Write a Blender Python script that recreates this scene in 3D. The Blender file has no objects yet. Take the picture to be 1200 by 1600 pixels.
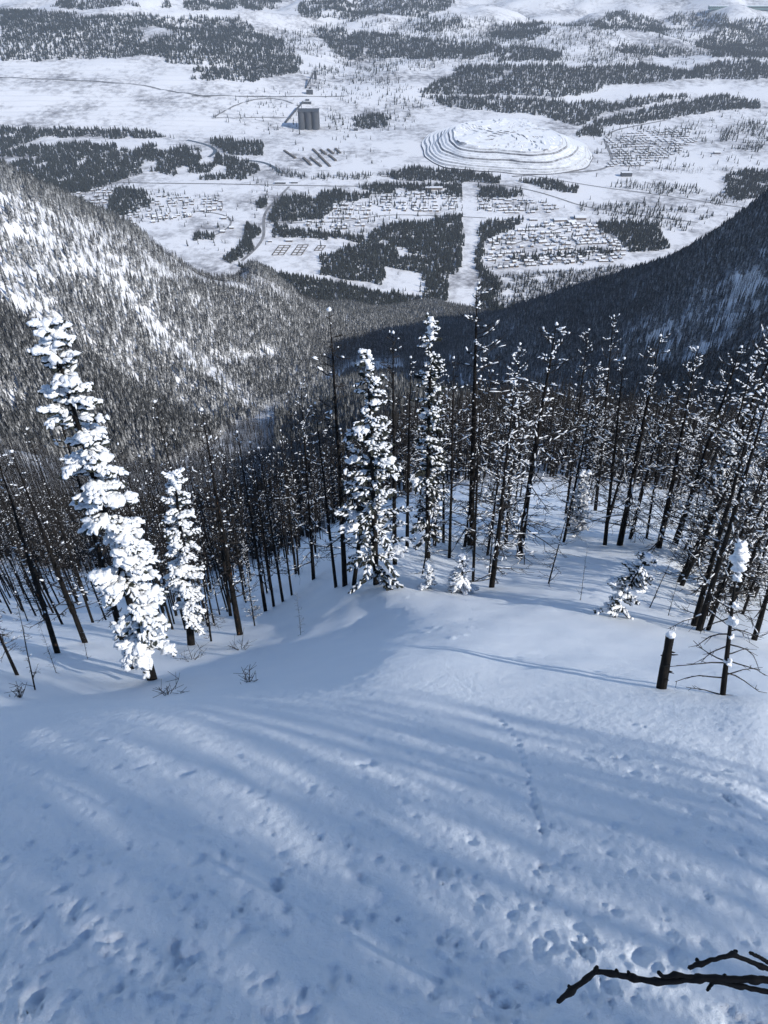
import bpy, math, random
import numpy as np
from mathutils import Vector, Matrix, Quaternion

# ------------------------------------------------------------------ camera, sky, sun, exposure
SC = bpy.context.scene
COL = SC.collection
F = 1150.0
PITCH = math.radians(40.4)
cam_d = bpy.data.cameras.new('camera')
cam_d.sensor_fit = 'VERTICAL'; cam_d.sensor_height = 36.0; cam_d.lens = 36.0 * F / 1600.0
cam_d.clip_start = 0.05; cam_d.clip_end = 60000
cam = bpy.data.objects.new('camera', cam_d); COL.objects.link(cam)
cam.location = (0, 0, 0); cam.rotation_euler = (math.radians(90) - PITCH, 0, 0)
SC.camera = cam

SUN_EL, SUN_AZ = math.radians(36), math.radians(32)      # azimuth: from +x towards -y (behind, to the right)
S = Vector((math.cos(SUN_EL) * math.cos(SUN_AZ), -math.cos(SUN_EL) * math.sin(SUN_AZ), math.sin(SUN_EL)))
world = bpy.data.worlds.new('World'); SC.world = world; world.use_nodes = True
wn = world.node_tree.nodes; wl = world.node_tree.links
sky = wn.new('ShaderNodeTexSky'); sky.sky_type = 'NISHITA'; sky.sun_disc = False
sky.sun_elevation = SUN_EL; sky.sun_rotation = math.atan2(S.x, S.y); sky.altitude = 1900
sky.air_density = 1.15; sky.dust_density = 0.0; sky.ozone_density = 4.0
wl.new(sky.outputs[0], wn['Background'].inputs[0]); wn['Background'].inputs[1].default_value = 0.15
sun_d = bpy.data.lights.new('sun', 'SUN'); sun_d.energy = 4.6; sun_d.angle = math.radians(0.53); sun_d.color = (1.0, 0.95, 0.88)
sun = bpy.data.objects.new('sun', sun_d); COL.objects.link(sun)
sun.rotation_euler = S.to_track_quat('Z', 'Y').to_euler(); sun.location = (60, -40, 60)
SC.view_settings.view_transform = 'Standard'; SC.view_settings.look = 'None'
SC.view_settings.gamma = 1.0; SC.view_settings.use_curve_mapping = False
SC.view_settings.exposure = 0.18
SC.cycles.max_bounces = 4; SC.cycles.diffuse_bounces = 3; SC.cycles.glossy_bounces = 2
SC.cycles.volume_bounces = 0; SC.cycles.transparent_max_bounces = 8
SC.cycles.use_denoising = True; SC.cycles.use_adaptive_sampling = True; SC.cycles.adaptive_threshold = 0.02

rng = np.random.default_rng(7)
random.seed(7)

# ------------------------------------------------------------------ geometry of the view
CP, SP = math.cos(PITCH), math.sin(PITCH)
def ray(px, py):
    xc = (np.asarray(px, float) - 600) / F; yc = (800 - np.asarray(py, float)) / F
    return np.stack([xc, CP + yc * SP, -SP + yc * CP], -1)
def at(px, py, d):
    r = ray(px, py); return r * (d / r[..., 1])[..., None] if r.ndim > 1 else r * d / r[1]
def proj(p):
    p = np.asarray(p, float)
    f = p[..., 1] * CP - p[..., 2] * SP; u = p[..., 1] * SP + p[..., 2] * CP
    f = np.maximum(f, 1e-6)
    return 600 + F * p[..., 0] / f, 800 - F * u / f

# ------------------------------------------------------------------ noise
def _hash(ix, iy, s):
    h = (ix.astype(np.int64) * 374761393 + iy.astype(np.int64) * 668265263 + s * 974711) & 0x7fffffff
    h = ((h ^ (h >> 13)) * 1274126177) & 0x7fffffff
    return ((h ^ (h >> 16)) & 0xffff) / 65535.0
def vnoise(x, y, s=0):
    x = np.asarray(x, float); y = np.asarray(y, float)
    ix = np.floor(x); iy = np.floor(y); fx = x - ix; fy = y - iy
    fx = fx * fx * (3 - 2 * fx); fy = fy * fy * (3 - 2 * fy)
    a = _hash(ix, iy, s); b = _hash(ix + 1, iy, s); c = _hash(ix, iy + 1, s); d = _hash(ix + 1, iy + 1, s)
    return (a + (b - a) * fx) * (1 - fy) + (c + (d - c) * fx) * fy - 0.5
def fbm(x, y, s=0, o=4):
    v = 0; a = 1.0
    for i in range(o):
        v = v + a * vnoise(x * 2 ** i + 17.3 * i, y * 2 ** i - 9.1 * i, s + i); a *= 0.5
    return v

# ------------------------------------------------------------------ terrain of the mountain: thin-plate fit in (x/(y+K), ln(y+K))
K = 2.5
ctrl = [  # px, py, forward distance
 (600,1600,1.36),(100,1600,1.33),(1150,1600,1.40),(600,1500,1.85),
 (600,1400,2.45),(50,1400,2.4),(1150,1400,2.55),(600,1250,3.9),(50,1250,3.75),(1150,1250,4.05),
 (600,1170,5.3),(50,1185,4.8),(1150,1180,5.5),(600,1100,7.2),(300,1110,6.7),(50,1135,5.9),(900,1110,7.2),(1180,1130,6.8),
 (50,1095,10.2),(200,1080,12.0),(350,1062,12.5),(450,1050,12.4),(520,1000,16.0),(585,965,18.4),(60,1010,18.0),(150,990,20.5),(250,1010,18.3),(330,1000,19.2),(440,950,24.5),
 (600,1030,10.8),(700,1000,13),(800,1030,11.2),(1035,1075,9.1),(1130,1085,8.9),
 (600,930,20),(740,915,22),(720,960,16.5),(850,950,17.5),(950,960,17.1),(1050,1000,14.4),(1150,1010,14.0),
 (560,880,26),(700,850,31),(850,850,31.5),(960,850,31),(1035,860,29),(1100,940,20.8),(1190,990,16.4),
 (700,800,41),(850,780,50),(1000,800,43),(1080,860,31),(540,850,31),
 (100,960,32),(100,900,60),(100,820,140),(150,765,270),(350,900,60),(350,800,190),(450,850,75),(500,760,230),
 (400,680,495),(560,580,900),(640,500,1450),(680,472,1800),
 (640,720,110),(620,650,280),(600,590,650),(900,730,85),(1050,760,75),(1180,830,45),(1000,690,190),(1200,740,110),
 (0,285,750),(200,350,950),(400,412,1180),(550,480,1480),(0,480,520),(0,600,420),(200,480,680),(250,600,560),(150,680,400),(0,700,330),(400,560,800),(480,520,1100),
 (680,540,1150),(780,590,800),(900,620,600),(1050,640,450),(1200,665,330),
 (1200,310,800),(1100,385,870),(1000,430,900),(880,462,1030),(780,490,1250),
]
P = [at(*c) for c in ctrl]
P += [np.array(p, float) for p in [   # off the frame and behind the crests
 (-700,1100,-480),(-330,1250,-600),(-200,1600,-750),(-1000,1950,-1000),(-400,1950,-980),(0,1950,-930),(400,1950,-980),(1000,1950,-1000),
 (700,1450,-700),(450,1500,-800),(-500,500,-150),(-750,800,-150),(-250,250,-130),(-100,100,-78),(-40,40,-40),(-12,10,-14),(-5.5,3,-7.5),
 (630,700,0),(450,450,0),(330,330,-60),(110,110,-95),(50,45,-45),(13,10,-15.5),(6,3,-8),(-2.2,-0.8,-3.2),(2.2,-0.8,-3.2),(0,-0.8,-3.1),(0,0.4,-4.3),(800,1000,-220),
]]
P = np.array(P)
cu = np.stack([P[:, 0] / (P[:, 1] + K) * 2.2, np.log(P[:, 1] + K)], -1); cq = -P[:, 2] / (P[:, 1] + K)
def _phi(r2): return 0.5 * r2 * np.log(r2 + 1e-12)
n = len(P)
A = np.zeros((n + 3, n + 3)); A[:n, :n] = _phi(((cu[:, None] - cu[None]) ** 2).sum(-1)) + np.eye(n) * 2e-3
A[:n, n] = 1; A[:n, n + 1:] = cu; A[n, :n] = 1; A[n + 1:, :n] = cu.T
W = np.linalg.solve(A, np.concatenate([cq, np.zeros(3)]))
GA = np.linspace(-1.05, 1.05, 260); GV = np.linspace(math.log(1.4), math.log(2310), 420)
gu, gv = np.meshgrid(GA * 2.2, GV, indexing='ij')
GQ = W[n] + W[n + 1] * gu + W[n + 2] * gv
for i in range(n): GQ = GQ + W[i] * _phi((gu - cu[i, 0]) ** 2 + (gv - cu[i, 1]) ** 2)
def base_z(x, y):
    x = np.asarray(x, float); y = np.asarray(y, float)
    yy = np.maximum(y, -1.0)
    a = np.clip(x / (yy + K), -1.05, 1.05); v = np.log(yy + K)
    fi = np.clip((a - GA[0]) / (GA[1] - GA[0]), 0, len(GA) - 1.001); fj = np.clip((v - GV[0]) / (GV[1] - GV[0]), 0, len(GV) - 1.001)
    i = fi.astype(int); j = fj.astype(int); fi = fi - i; fj = fj - j
    q = (GQ[i, j] * (1 - fi) + GQ[i + 1, j] * fi) * (1 - fj) + (GQ[i, j + 1] * (1 - fi) + GQ[i + 1, j + 1] * fi) * fj
    z = -q * (yy + K)
    z = z + np.where(y < -1, (-1 - y) * 0.55, 0) - np.maximum(np.abs(x) / (yy + K) - 1.05, 0) * (yy + K) * 0.12
    return z
def rough(x, y):
    r = np.hypot(x, y)
    m = np.clip((r - 60) / 300, 0, 1)
    z = m * (fbm(x / 90, y / 90, 3, 4) * 16 + fbm(x / 22, y / 22, 8, 3) * 3.0)
    n1 = np.clip((r - 3) / 10, 0.15, 1)
    return z + fbm(x / 3.1, y / 3.1, 21, 3) * 0.16 * n1 + fbm(x / 0.9, y / 0.9, 31, 3) * 0.030 * n1
def ter(x, y): return base_z(x, y) + rough(x, y)
def hit(px, py, lo=0.5, hi=2200):
    """first meeting of a line of sight with the mountain"""
    r = ray(px, py); d = np.geomspace(lo, hi, 1500); p = r[None] * (d / r[1])[:, None]
    below = p[:, 2] < ter(p[:, 0], p[:, 1])
    k = int(np.argmax(below)) if below.any() else len(d) - 1
    return p[k]

# ------------------------------------------------------------------ valley floor
def val(x, y):
    x = np.asarray(x, float); y = np.asarray(y, float)
    far = np.clip((y - 3900) / 2500, 0, 1)
    z = -850 + fbm(x / 420, y / 420, 51, 3) * 8 * np.clip((y - 1500) / 1500, 0, 1)
    z = z + far * 150 + np.clip(y - 6400, 0, 1e9) * 0.05 + far * (fbm(x / 900, y / 900, 61, 4) * 190 + fbm(x / 260, y / 260, 71, 3) * 40)
    lm = np.clip((-x - 250) / 700, 0, 1) * np.clip((y - 3500) / 300, 0, 1)
    z = z + lm * np.clip(y - 3500, 0, 1600) * 0.075
    z = z + lm * np.clip((5200 - y) / 200, 0, 1) * ((y + 40 * vnoise(x / 300, y / 300, 4)) / 62 % 1.0) * 5.0
    return z
def vhit(px, py):
    r = ray(px, py); d = np.geomspace(1200, 16000, 3000); p = r[None] * (d / r[1])[:, None]
    below = p[:, 2] < val(p[:, 0], p[:, 1])
    k = int(np.argmax(below)) if below.any() else len(d) - 1
    return p[k]

# ------------------------------------------------------------------ mesh helpers
class MB:
    def __init__(s): s.v = []; s.t = []; s.q = []; s.n = 0; s.mt = []; s.mq = []
    def add(s, v, t=None, q=None, m=0):
        v = np.asarray(v, float).reshape(-1, 3); s.v.append(v)
        if t is not None and len(t): s.t.append(np.asarray(t, np.int64).reshape(-1, 3) + s.n); s.mt.append(np.full(len(s.t[-1]), m))
        if q is not None and len(q): s.q.append(np.asarray(q, np.int64).reshape(-1, 4) + s.n); s.mq.append(np.full(len(s.q[-1]), m))
        s.n += len(v)
    def mesh(s, name, mats, smooth=True):
        me = bpy.data.meshes.new(name)
        v = np.concatenate(s.v) if s.v else np.zeros((0, 3))
        t = np.concatenate(s.t) if s.t else np.zeros((0, 3), np.int64); q = np.concatenate(s.q) if s.q else np.zeros((0, 4), np.int64)
        me.vertices.add(len(v)); me.vertices.foreach_set('co', v.astype(np.float32).ravel())
        li = np.concatenate([t.ravel(), q.ravel()]); me.loops.add(len(li)); me.loops.foreach_set('vertex_index', li.astype(np.int32))
        st = np.concatenate([np.arange(len(t)) * 3, len(t) * 3 + np.arange(len(q)) * 4])
        me.polygons.add(len(st)); me.polygons.foreach_set('loop_start', st.astype(np.int32))
        mi = np.concatenate(([np.concatenate(s.mt)] if s.mt else []) + ([np.concatenate(s.mq)] if s.mq else []) + [np.zeros(0)])
        me.polygons.foreach_set('material_index', mi.astype(np.int32))
        me.polygons.foreach_set('use_smooth', np.full(len(st), smooth))
        for m in (mats if isinstance(mats, (list, tuple)) else [mats]): me.materials.append(m)
        me.update(calc_edges=True)
        return me
    def tube(s, pts, rad, sides=5, m=0, tip=True):
        pts = np.asarray(pts, float); k = len(pts); rad = np.broadcast_to(np.asarray(rad, float), (k,))
        tan = np.gradient(pts, axis=0); tan /= np.linalg.norm(tan, axis=1)[:, None] + 1e-9
        ref = np.array([0, 0, 1.0]) if abs(tan[0, 2]) < 0.8 else np.array([1.0, 0, 0])
        u = np.cross(tan, ref); u /= np.linalg.norm(u, axis=1)[:, None] + 1e-9; w = np.cross(tan, u)
        an = np.arange(sides) * 2 * math.pi / sides
        v = pts[:, None] + (u[:, None] * np.cos(an)[None, :, None] + w[:, None] * np.sin(an)[None, :, None]) * rad[:, None, None]
        i = np.arange(k - 1)[:, None] * sides; j = np.arange(sides)[None]; j2 = (j + 1) % sides
        q = np.stack([i + j, i + j2, i + sides + j2, i + sides + j], -1).reshape(-1, 4)
        vv = v.reshape(-1, 3); t = []
        if tip:
            vv = np.concatenate([vv, pts[-1:] + tan[-1:] * rad[-1]]); b = (k - 1) * sides
            t = [(b + a, b + (a + 1) % sides, k * sides) for a in range(sides)]
        s.add(vv, t, q, m)
    def box(s, c, h, m=0, rot=0.0):
        c = np.asarray(c, float)
        v = np.array([[x, y, z] for z in (-1, 1) for y in (-1, 1) for x in (-1, 1)], float) * np.asarray(h, float)
        if rot: v[:, :2] = v[:, :2] @ np.array([[math.cos(rot), math.sin(rot)], [-math.sin(rot), math.cos(rot)]])
        s.add(v + c, None, [(0, 2, 3, 1), (4, 5, 7, 6), (0, 1, 5, 4), (2, 6, 7, 3), (0, 4, 6, 2), (1, 3, 7, 5)], m)

def _ico(level):
    g = (1 + 5 ** 0.5) / 2
    v = [(-1, g, 0), (1, g, 0), (-1, -g, 0), (1, -g, 0), (0, -1, g), (0, 1, g), (0, -1, -g), (0, 1, -g), (g, 0, -1), (g, 0, 1), (-g, 0, -1), (-g, 0, 1)]
    f = [(0, 11, 5), (0, 5, 1), (0, 1, 7), (0, 7, 10), (0, 10, 11), (1, 5, 9), (5, 11, 4), (11, 10, 2), (10, 7, 6), (7, 1, 8), (3, 9, 4), (3, 4, 2), (3, 2, 6), (3, 6, 8), (3, 8, 9), (4, 9, 5), (2, 4, 11), (6, 2, 10), (8, 6, 7), (9, 8, 1)]
    v = [np.array(p) / np.linalg.norm(p) for p in v]
    for _ in range(level):
        nf = []; c = {}
        def mid(a, b):
            k = (min(a, b), max(a, b))
            if k not in c:
                p = v[a] + v[b]; v.append(p / np.linalg.norm(p)); c[k] = len(v) - 1
            return c[k]
        for a, b, d in f:
            x, y, z = mid(a, b), mid(b, d), mid(d, a); nf += [(a, x, z), (b, y, x), (d, z, y), (x, y, z)]
        f = nf
    return np.array(v), np.array(f)
ICO = [_ico(0), _ico(1), _ico(2)]
def blob(mb, c, axis, r, lump=0.25, lev=1, m=0, R=None):
    """an uneven pillow of snow, long along axis, flattened below"""
    R = R or random
    v, f = ICO[lev]; a = np.asarray(axis, float); a = a / (np.linalg.norm(a) + 1e-9)
    u = np.cross([0, 0, 1.0], a); nu = np.linalg.norm(u); u = u / nu if nu > 1e-3 else np.array([1.0, 0, 0]); w = np.cross(a, u)
    k = np.array([R.uniform(0, 6) for _ in range(3)])
    jit = np.array([R.random() for _ in range(len(v))]) - .5
    d = 1 + lump * 1.5 * jit + lump * (np.sin(v[:, 0] * 2.7 + k[0]) * np.sin(v[:, 1] * 3.1 + k[1]) + 0.6 * np.sin(v[:, 2] * 4.3 + v[:, 0] * 3 + k[2]))
    p = v * d[:, None]; p[:, 2] = np.where(p[:, 2] < 0, p[:, 2] * 0.55, p[:, 2])
    p = p * np.asarray(r, float)
    mb.add(np.asarray(c) + p[:, :1] * a + p[:, 1:2] * u + p[:, 2:] * w, f, None, m)

def link(name, data, parent=None, label=None, cat=None, group=None, kind=None, loc=None):
    o = bpy.data.objects.new(name, data); COL.objects.link(o)
    if parent: o.parent = parent
    if label: o['label'] = label
    if cat: o['category'] = cat
    if group: o['group'] = group
    if kind: o['kind'] = kind
    if loc is not None: o.location = loc
    return o

# ------------------------------------------------------------------ materials
def mat(name, rough_=0.8, spec=0.3):
    m = bpy.data.materials.new(name); m.use_nodes = True
    b = m.node_tree.nodes['Principled BSDF']; b.inputs['Roughness'].default_value = rough_; b.inputs['Specular IOR Level'].default_value = spec
    return m, m.node_tree.nodes, m.node_tree.links, b
def nz(nd, lk, scale, detail=4, rough_=0.55, vec=None, kind='Object'):
    t = nd.new('ShaderNodeTexNoise'); t.inputs['Scale'].default_value = scale; t.inputs['Detail'].default_value = detail; t.inputs['Roughness'].default_value = rough_
    if vec is None:
        c = nd.new('ShaderNodeTexCoord'); vec = c.outputs[kind]
    lk.new(vec, t.inputs['Vector']); return t
def ramp(nd, lk, src, stops):
    r = nd.new('ShaderNodeValToRGB'); e = r.color_ramp.elements
    while len(e) < len(stops): e.new(0.5)
    for k, (p, c) in zip(e, stops): k.position = p; k.color = (*c, 1) if len(c) == 3 else c
    lk.new(src, r.inputs[0]); return r
def plain(name, col, rough_=0.8, var=0.25, scale=3.0, spec=0.3):
    m, nd, lk, b = mat(name, rough_, spec); t = nz(nd, lk, scale)
    r = ramp(nd, lk, t.outputs['Fac'], [(0.3, tuple(c * (1 - var) for c in col)), (0.7, tuple(min(1, c * (1 + var)) for c in col))])
    lk.new(r.outputs[0], b.inputs['Base Color']); return m

def snow_near():
    m, nd, lk, b = mat('snow_surface', 0.55, 0.35)
    c = nd.new('ShaderNodeTexCoord').outputs['Object']
    big = nz(nd, lk, 0.8, 3, 0.5, c)
    r = ramp(nd, lk, big.outputs['Fac'], [(0.3, (0.81, 0.86, 0.91)), (0.7, (0.85, 0.89, 0.93))]); lk.new(r.outputs[0], b.inputs['Base Color'])
    a = nz(nd, lk, 30, 6, 0.7, c); f = nz(nd, lk, 150, 3, 0.7, c)
    b1 = nd.new('ShaderNodeBump'); b1.inputs['Strength'].default_value = 0.7; b1.inputs['Distance'].default_value = 0.036
    b2 = nd.new('ShaderNodeBump'); b2.inputs['Strength'].default_value = 0.8; b2.inputs['Distance'].default_value = 0.008
    lk.new(a.outputs['Fac'], b1.inputs['Height']); lk.new(f.outputs['Fac'], b2.inputs['Height'])
    lk.new(b1.outputs[0], b2.inputs['Normal']); lk.new(b2.outputs[0], b.inputs['Normal'])
    return m
def snow_ground(name, s1, dark, cover):
    """snow over brush and stones: dark where scrub sticks out"""
    m, nd, lk, b = mat(name, 0.7, 0.2)
    c = nd.new('ShaderNodeTexCoord').outputs['Object']
    a = nz(nd, lk, s1, 8, 0.68, c); g = nz(nd, lk, s1 * 0.12, 4, 0.5, c)
    mx = nd.new('ShaderNodeMath'); mx.operation = 'MULTIPLY'; lk.new(a.outputs['Fac'], mx.inputs[0]); lk.new(g.outputs['Fac'], mx.inputs[1])
    r = ramp(nd, lk, mx.outputs[0], [(cover[0], (0.80, 0.81, 0.83)), (cover[1], dark)])
    lk.new(r.outputs[0], b.inputs['Base Color'])
    bp = nd.new('ShaderNodeBump'); bp.inputs['Strength'].default_value = 0.5; bp.inputs['Distance'].default_value = 1.0; lk.new(a.outputs['Fac'], bp.inputs['Height']); lk.new(bp.outputs[0], b.inputs['Normal'])
    return m
def snow_on(name, col, lo, hi, nscale, snowcol=(0.86, 0.88, 0.9), amp=0.5):
    """snow lying on what faces up, the thing's own colour elsewhere"""
    m, nd, lk, b = mat(name, 0.8, 0.15)
    g = nd.new('ShaderNodeNewGeometry'); sx = nd.new('ShaderNodeSeparateXYZ'); lk.new(g.outputs['Normal'], sx.inputs[0])
    t = nz(nd, lk, nscale, 3, 0.6)
    ad = nd.new('ShaderNodeMath'); ad.operation = 'MULTIPLY_ADD'; lk.new(t.outputs['Fac'], ad.inputs[0]); ad.inputs[1].default_value = amp; lk.new(sx.outputs[2], ad.inputs[2])
    mr = nd.new('ShaderNodeMapRange'); mr.inputs['From Min'].default_value = lo; mr.inputs['From Max'].default_value = hi; lk.new(ad.outputs[0], mr.inputs['Value'])
    r = ramp(nd, lk, mr.outputs[0], [(0, col), (1, snowcol)]); lk.new(r.outputs[0], b.inputs['Base Color']); return m
M = {}
M['snow'] = snow_near()
M['hill_snow'] = snow_ground('hillside_snow', 0.12, (0.25, 0.24, 0.23), (0.42, 0.6))
M['valley_snow'] = snow_ground('valley_snow', 0.03, (0.20, 0.20, 0.215), (0.225, 0.40))
M['load'] = plain('snow_load', (0.79, 0.815, 0.845), 0.6, 0.03, 6)
def load_bump():
    nd = M['load'].node_tree.nodes; lk = M['load'].node_tree.links; t = nz(nd, lk, 22, 4, .6); bp = nd.new('ShaderNodeBump'); bp.inputs['Strength'].default_value = .7; bp.inputs['Distance'].default_value = .04
    lk.new(t.outputs['Fac'], bp.inputs['Height']); lk.new(bp.outputs[0], nd['Principled BSDF'].inputs['Normal'])
load_bump()
def bark(name, orange):
    m, nd, lk, b = mat(name, 0.85, 0.1)
    c = nd.new('ShaderNodeTexCoord').outputs['Object']
    mp = nd.new('ShaderNodeMapping'); lk.new(c, mp.inputs[0]); mp.inputs['Scale'].default_value = (9, 9, 2.2)
    t = nz(nd, lk, 1.6, 5, 0.6, mp.outputs[0])
    r = ramp(nd, lk, t.outputs['Fac'], [(0.35, (0.006, 0.006, 0.006)), (0.62, (0.015, 0.0135, 0.0125)), (0.72, orange)])
    lk.new(r.outputs[0], b.inputs['Base Color'])
    bp = nd.new('ShaderNodeBump'); bp.inputs['Strength'].default_value = 0.8; bp.inputs['Distance'].default_value = 0.03; lk.new(t.outputs['Fac'], bp.inputs['Height']); lk.new(bp.outputs[0], b.inputs['Normal'])
    return m
M['bark'] = bark('burnt_bark', (0.03, 0.024, 0.02))
M['bark_orange'] = bark('burnt_bark_flaked', (0.22, 0.10, 0.045))
M['black_bark'] = plain('charred_bark', (0.006, 0.0058, 0.006), 0.7, 0.5, 40, 0.2)
M['twig'] = plain('twig_bark', (0.02, 0.018, 0.017), 0.85, 0.4, 4)
M['needle'] = plain('fir_needles', (0.035, 0.042, 0.036), 0.7, 0.4, 5)
M['frosted'] = snow_on('frosted_conifer', (0.042, 0.046, 0.05), 0.40, 0.98, 0.9)
M['dusted'] = snow_on('dusted_conifer', (0.033, 0.039, 0.043), 0.32, 1.15, 0.5)
M['dark_conifer'] = snow_on('dark_conifer', (0.028, 0.035, 0.034), 0.80, 1.7, 0.5)
M['pole'] = plain('burnt_pole_bark', (0.014, 0.013, 0.0125), 0.85, 0.4, 1)
M['road'] = plain('ploughed_asphalt', (0.22, 0.22, 0.225), 0.8, 0.3, 0.02)
M['water'] = plain('open_creek_water', (0.05, 0.06, 0.07), 0.25, 0.2, 0.05)
M['concrete'] = plain('silo_concrete', (0.075, 0.08, 0.088), 0.8, 0.2, 0.05)
M['shed'] = plain('plant_cladding', (0.06, 0.066, 0.075), 0.7, 0.25, 0.05)
M['wall'] = plain('house_wall', (0.11, 0.095, 0.09), 0.8, 0.35, 0.03)
M['wall_b'] = plain('hall_wall', (0.18, 0.15, 0.13), 0.8, 0.2, 0.05)
M['green_wall'] = plain('green_cladding', (0.16, 0.26, 0.25), 0.7, 0.15, 0.03)
M['rock'] = snow_on('spoil_snow', (0.12, 0.12, 0.13), 0.84, 1.12, 0.06, amp=0.35)
M['logs'] = plain('stacked_logs', (0.13, 0.115, 0.10), 0.85, 0.3, 0.1)

#==SETTING==
# ------------------------------------------------------------------ the mountain's ground
ca = np.linspace(-0.95, 0.95, 620)
rv = np.concatenate([np.linspace(math.log(1.62), math.log(58), 660)[:-1], np.linspace(math.log(58), math.log(2300), 330)])
gy = np.exp(rv) - K
X = ca[:, None] * (gy[None] + K); Y = np.broadcast_to(gy[None], X.shape).copy()
Z = ter(X, Y)
# dents of fallen snow clods, prints and small drifts in the snow close by
NR = int(np.searchsorted(gy, 16))
R = random.Random(11)
def dent(x, y, rx, ry, dep, ang=0.0, rim=0.25):
    j0, j1 = np.searchsorted(gy, [y - 3 * max(rx, ry), y + 3 * max(rx, ry)])
    if j1 <= j0: return
    a0 = (x - 3 * rx - .1) / (y + K); a1 = (x + 3 * rx + .1) / (y + K)
    i0, i1 = np.searchsorted(ca, [min(a0, a1), max(a0, a1)])
    xs = X[i0:i1, j0:j1] - x; ys = Y[i0:i1, j0:j1] - y
    u = (xs * math.cos(ang) + ys * math.sin(ang)) / rx; w = (-xs * math.sin(ang) + ys * math.cos(ang)) / ry
    r2 = (u * u + w * w) * np.maximum(.4, 1 + 1.1 * vnoise(X[i0:i1, j0:j1] / (.6 * rx), Y[i0:i1, j0:j1] / (.6 * rx), int(abs(x) * 97) % 50))
    Z[i0:i1, j0:j1] += -dep * np.exp(-r2 ** 1.5) + dep * rim * np.exp(-((np.sqrt(r2) - 1.35) / 0.35) ** 2) * (0.5 - 0.5 * np.sign(w) * np.minimum(1, abs(w)))
for k in range(800):
    px = R.uniform(-40, 1240); py = 1130 + 500 * R.random() ** 0.8
    if vnoise(px / 170, py / 150, 5) < -0.12 and R.random() < 0.75: continue
    p = hit(px, py, 0.6, 40)
    r = R.choice([.015, .02, .025, .03, .035, .045, .055]) * R.uniform(0.8, 1.25)
    dent(p[0], p[1], r, r * R.uniform(0.8, 1.5), r * R.uniform(0.4, .85), R.uniform(-.6, .6))
for px, py, r in [(690,1365,.11),(275,1515,.12),(520,1525,.08),(690,1470,.07),(450,1360,.07),(380,1420,.06),(185,1545,.07),(905,1475,.09),(840,1395,.06),(50,1560,.08),(770,1575,.12),(930,1560,.07),(540,1320,.06),(1140,1250,.08),(500,1307,.06),(620,1230,.05),(350,1340,.07),(470,1555,.06),(850,1300,.07)]:
    p = hit(px, py, 0.6, 40); dent(p[0], p[1], r * .6, r * .95, r * .5, R.uniform(-.3, .3), 0.45)
    for _ in range(3):
        dent(p[0] + R.gauss(0, r), p[1] + R.gauss(0, r), r * .35, r * .45, r * .4)
tr = [(772, 1118), (795, 1140), (812, 1165), (820, 1195), (829, 1225), (834, 1250), (842, 1278), (850, 1305)]
for (x0, y0), (x1, y1) in zip(tr, tr[1:]):
    for f in (0, .33, .66):
        p = hit(x0 + (x1 - x0) * f + R.gauss(0, 2), y0 + (y1 - y0) * f, 0.6, 40); dent(p[0], p[1], .035, .05, .04)
for (x0, y0, x1, y1) in [(700,1035,730,1090),(745,1035,735,1095),(760,1045,665,1085),(690,1040,745,1085),(640,1088,700,1050)]:
    for f in np.linspace(0, 1, 40):
        p = hit(x0 + (x1 - x0) * f, y0 + (y1 - y0) * f, 0.6, 40); dent(p[0], p[1], .022, .04, .007)
nearm = np.clip(1 - (Y[:, :NR] - 5) / 10, 0, 1)
Z[:, :NR] += nearm * (fbm(X[:, :NR] / .16, Y[:, :NR] / .16, 77, 3) * .018 + fbm(X[:, :NR] / .05, Y[:, :NR] / .05, 87, 2) * .015)
# wind lip above the left gully and broken snow at the shadow's edge
for k in range(24):
    f = k / 23; px = 620 + 125 * f + R.gauss(0, 10); py = 992 - 50 * abs(f - .7) + R.gauss(0, 12)
    p = hit(px, py, 3, 60); r = R.uniform(.04, .13); dent(p[0], p[1], r, r, -R.uniform(.01, .04))
V = np.stack([X, Y, Z], -1)
def patch(name, i0, i1, j0, j1, m, label):
    sub = V[i0:i1, j0:j1]; a, b = sub.shape[:2]; mb = MB()
    i = np.arange(a - 1)[:, None] * b; j = np.arange(b - 1)[None]
    mb.add(sub.reshape(-1, 3), None, np.stack([i + j, i + b + j, i + b + j + 1, i + j + 1], -1).reshape(-1, 4))
    return link(name, mb.mesh(name, m), kind='structure', label=label)
JB = int(np.searchsorted(gy, 66)); IB = int(np.searchsorted(ca, 0.03))
patch('snow_slope', 0, len(ca), 0, JB + 1, M['snow'], 'steep snow slope dropping away from the viewer')
patch('hillside', 0, IB + 1, JB, len(gy), M['hill_snow'], 'sunlit wooded mountainside across the gully')
patch('hillside', IB, len(ca), JB, len(gy), M['hill_snow'], 'shaded wooded mountainside across the gully')
# ground uphill and to the sides, joining the slope from below
ax = np.linspace(-130, 130, 131); ay = np.linspace(-120, 110, 116); AX, AY = np.meshgrid(ax, ay, indexing='ij')
AZ = ter(AX, AY); AZ = AZ - np.where((np.abs(AX) < 0.9 * (AY + K)) & (AY > -0.5), 6.0, 0.35)
V0 = V; V = np.stack([AX, AY, AZ], -1)
patch('uphill_snow', 0, len(ax), 0, len(ay), M['snow'], 'snow slope above the viewer')
V = V0

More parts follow.
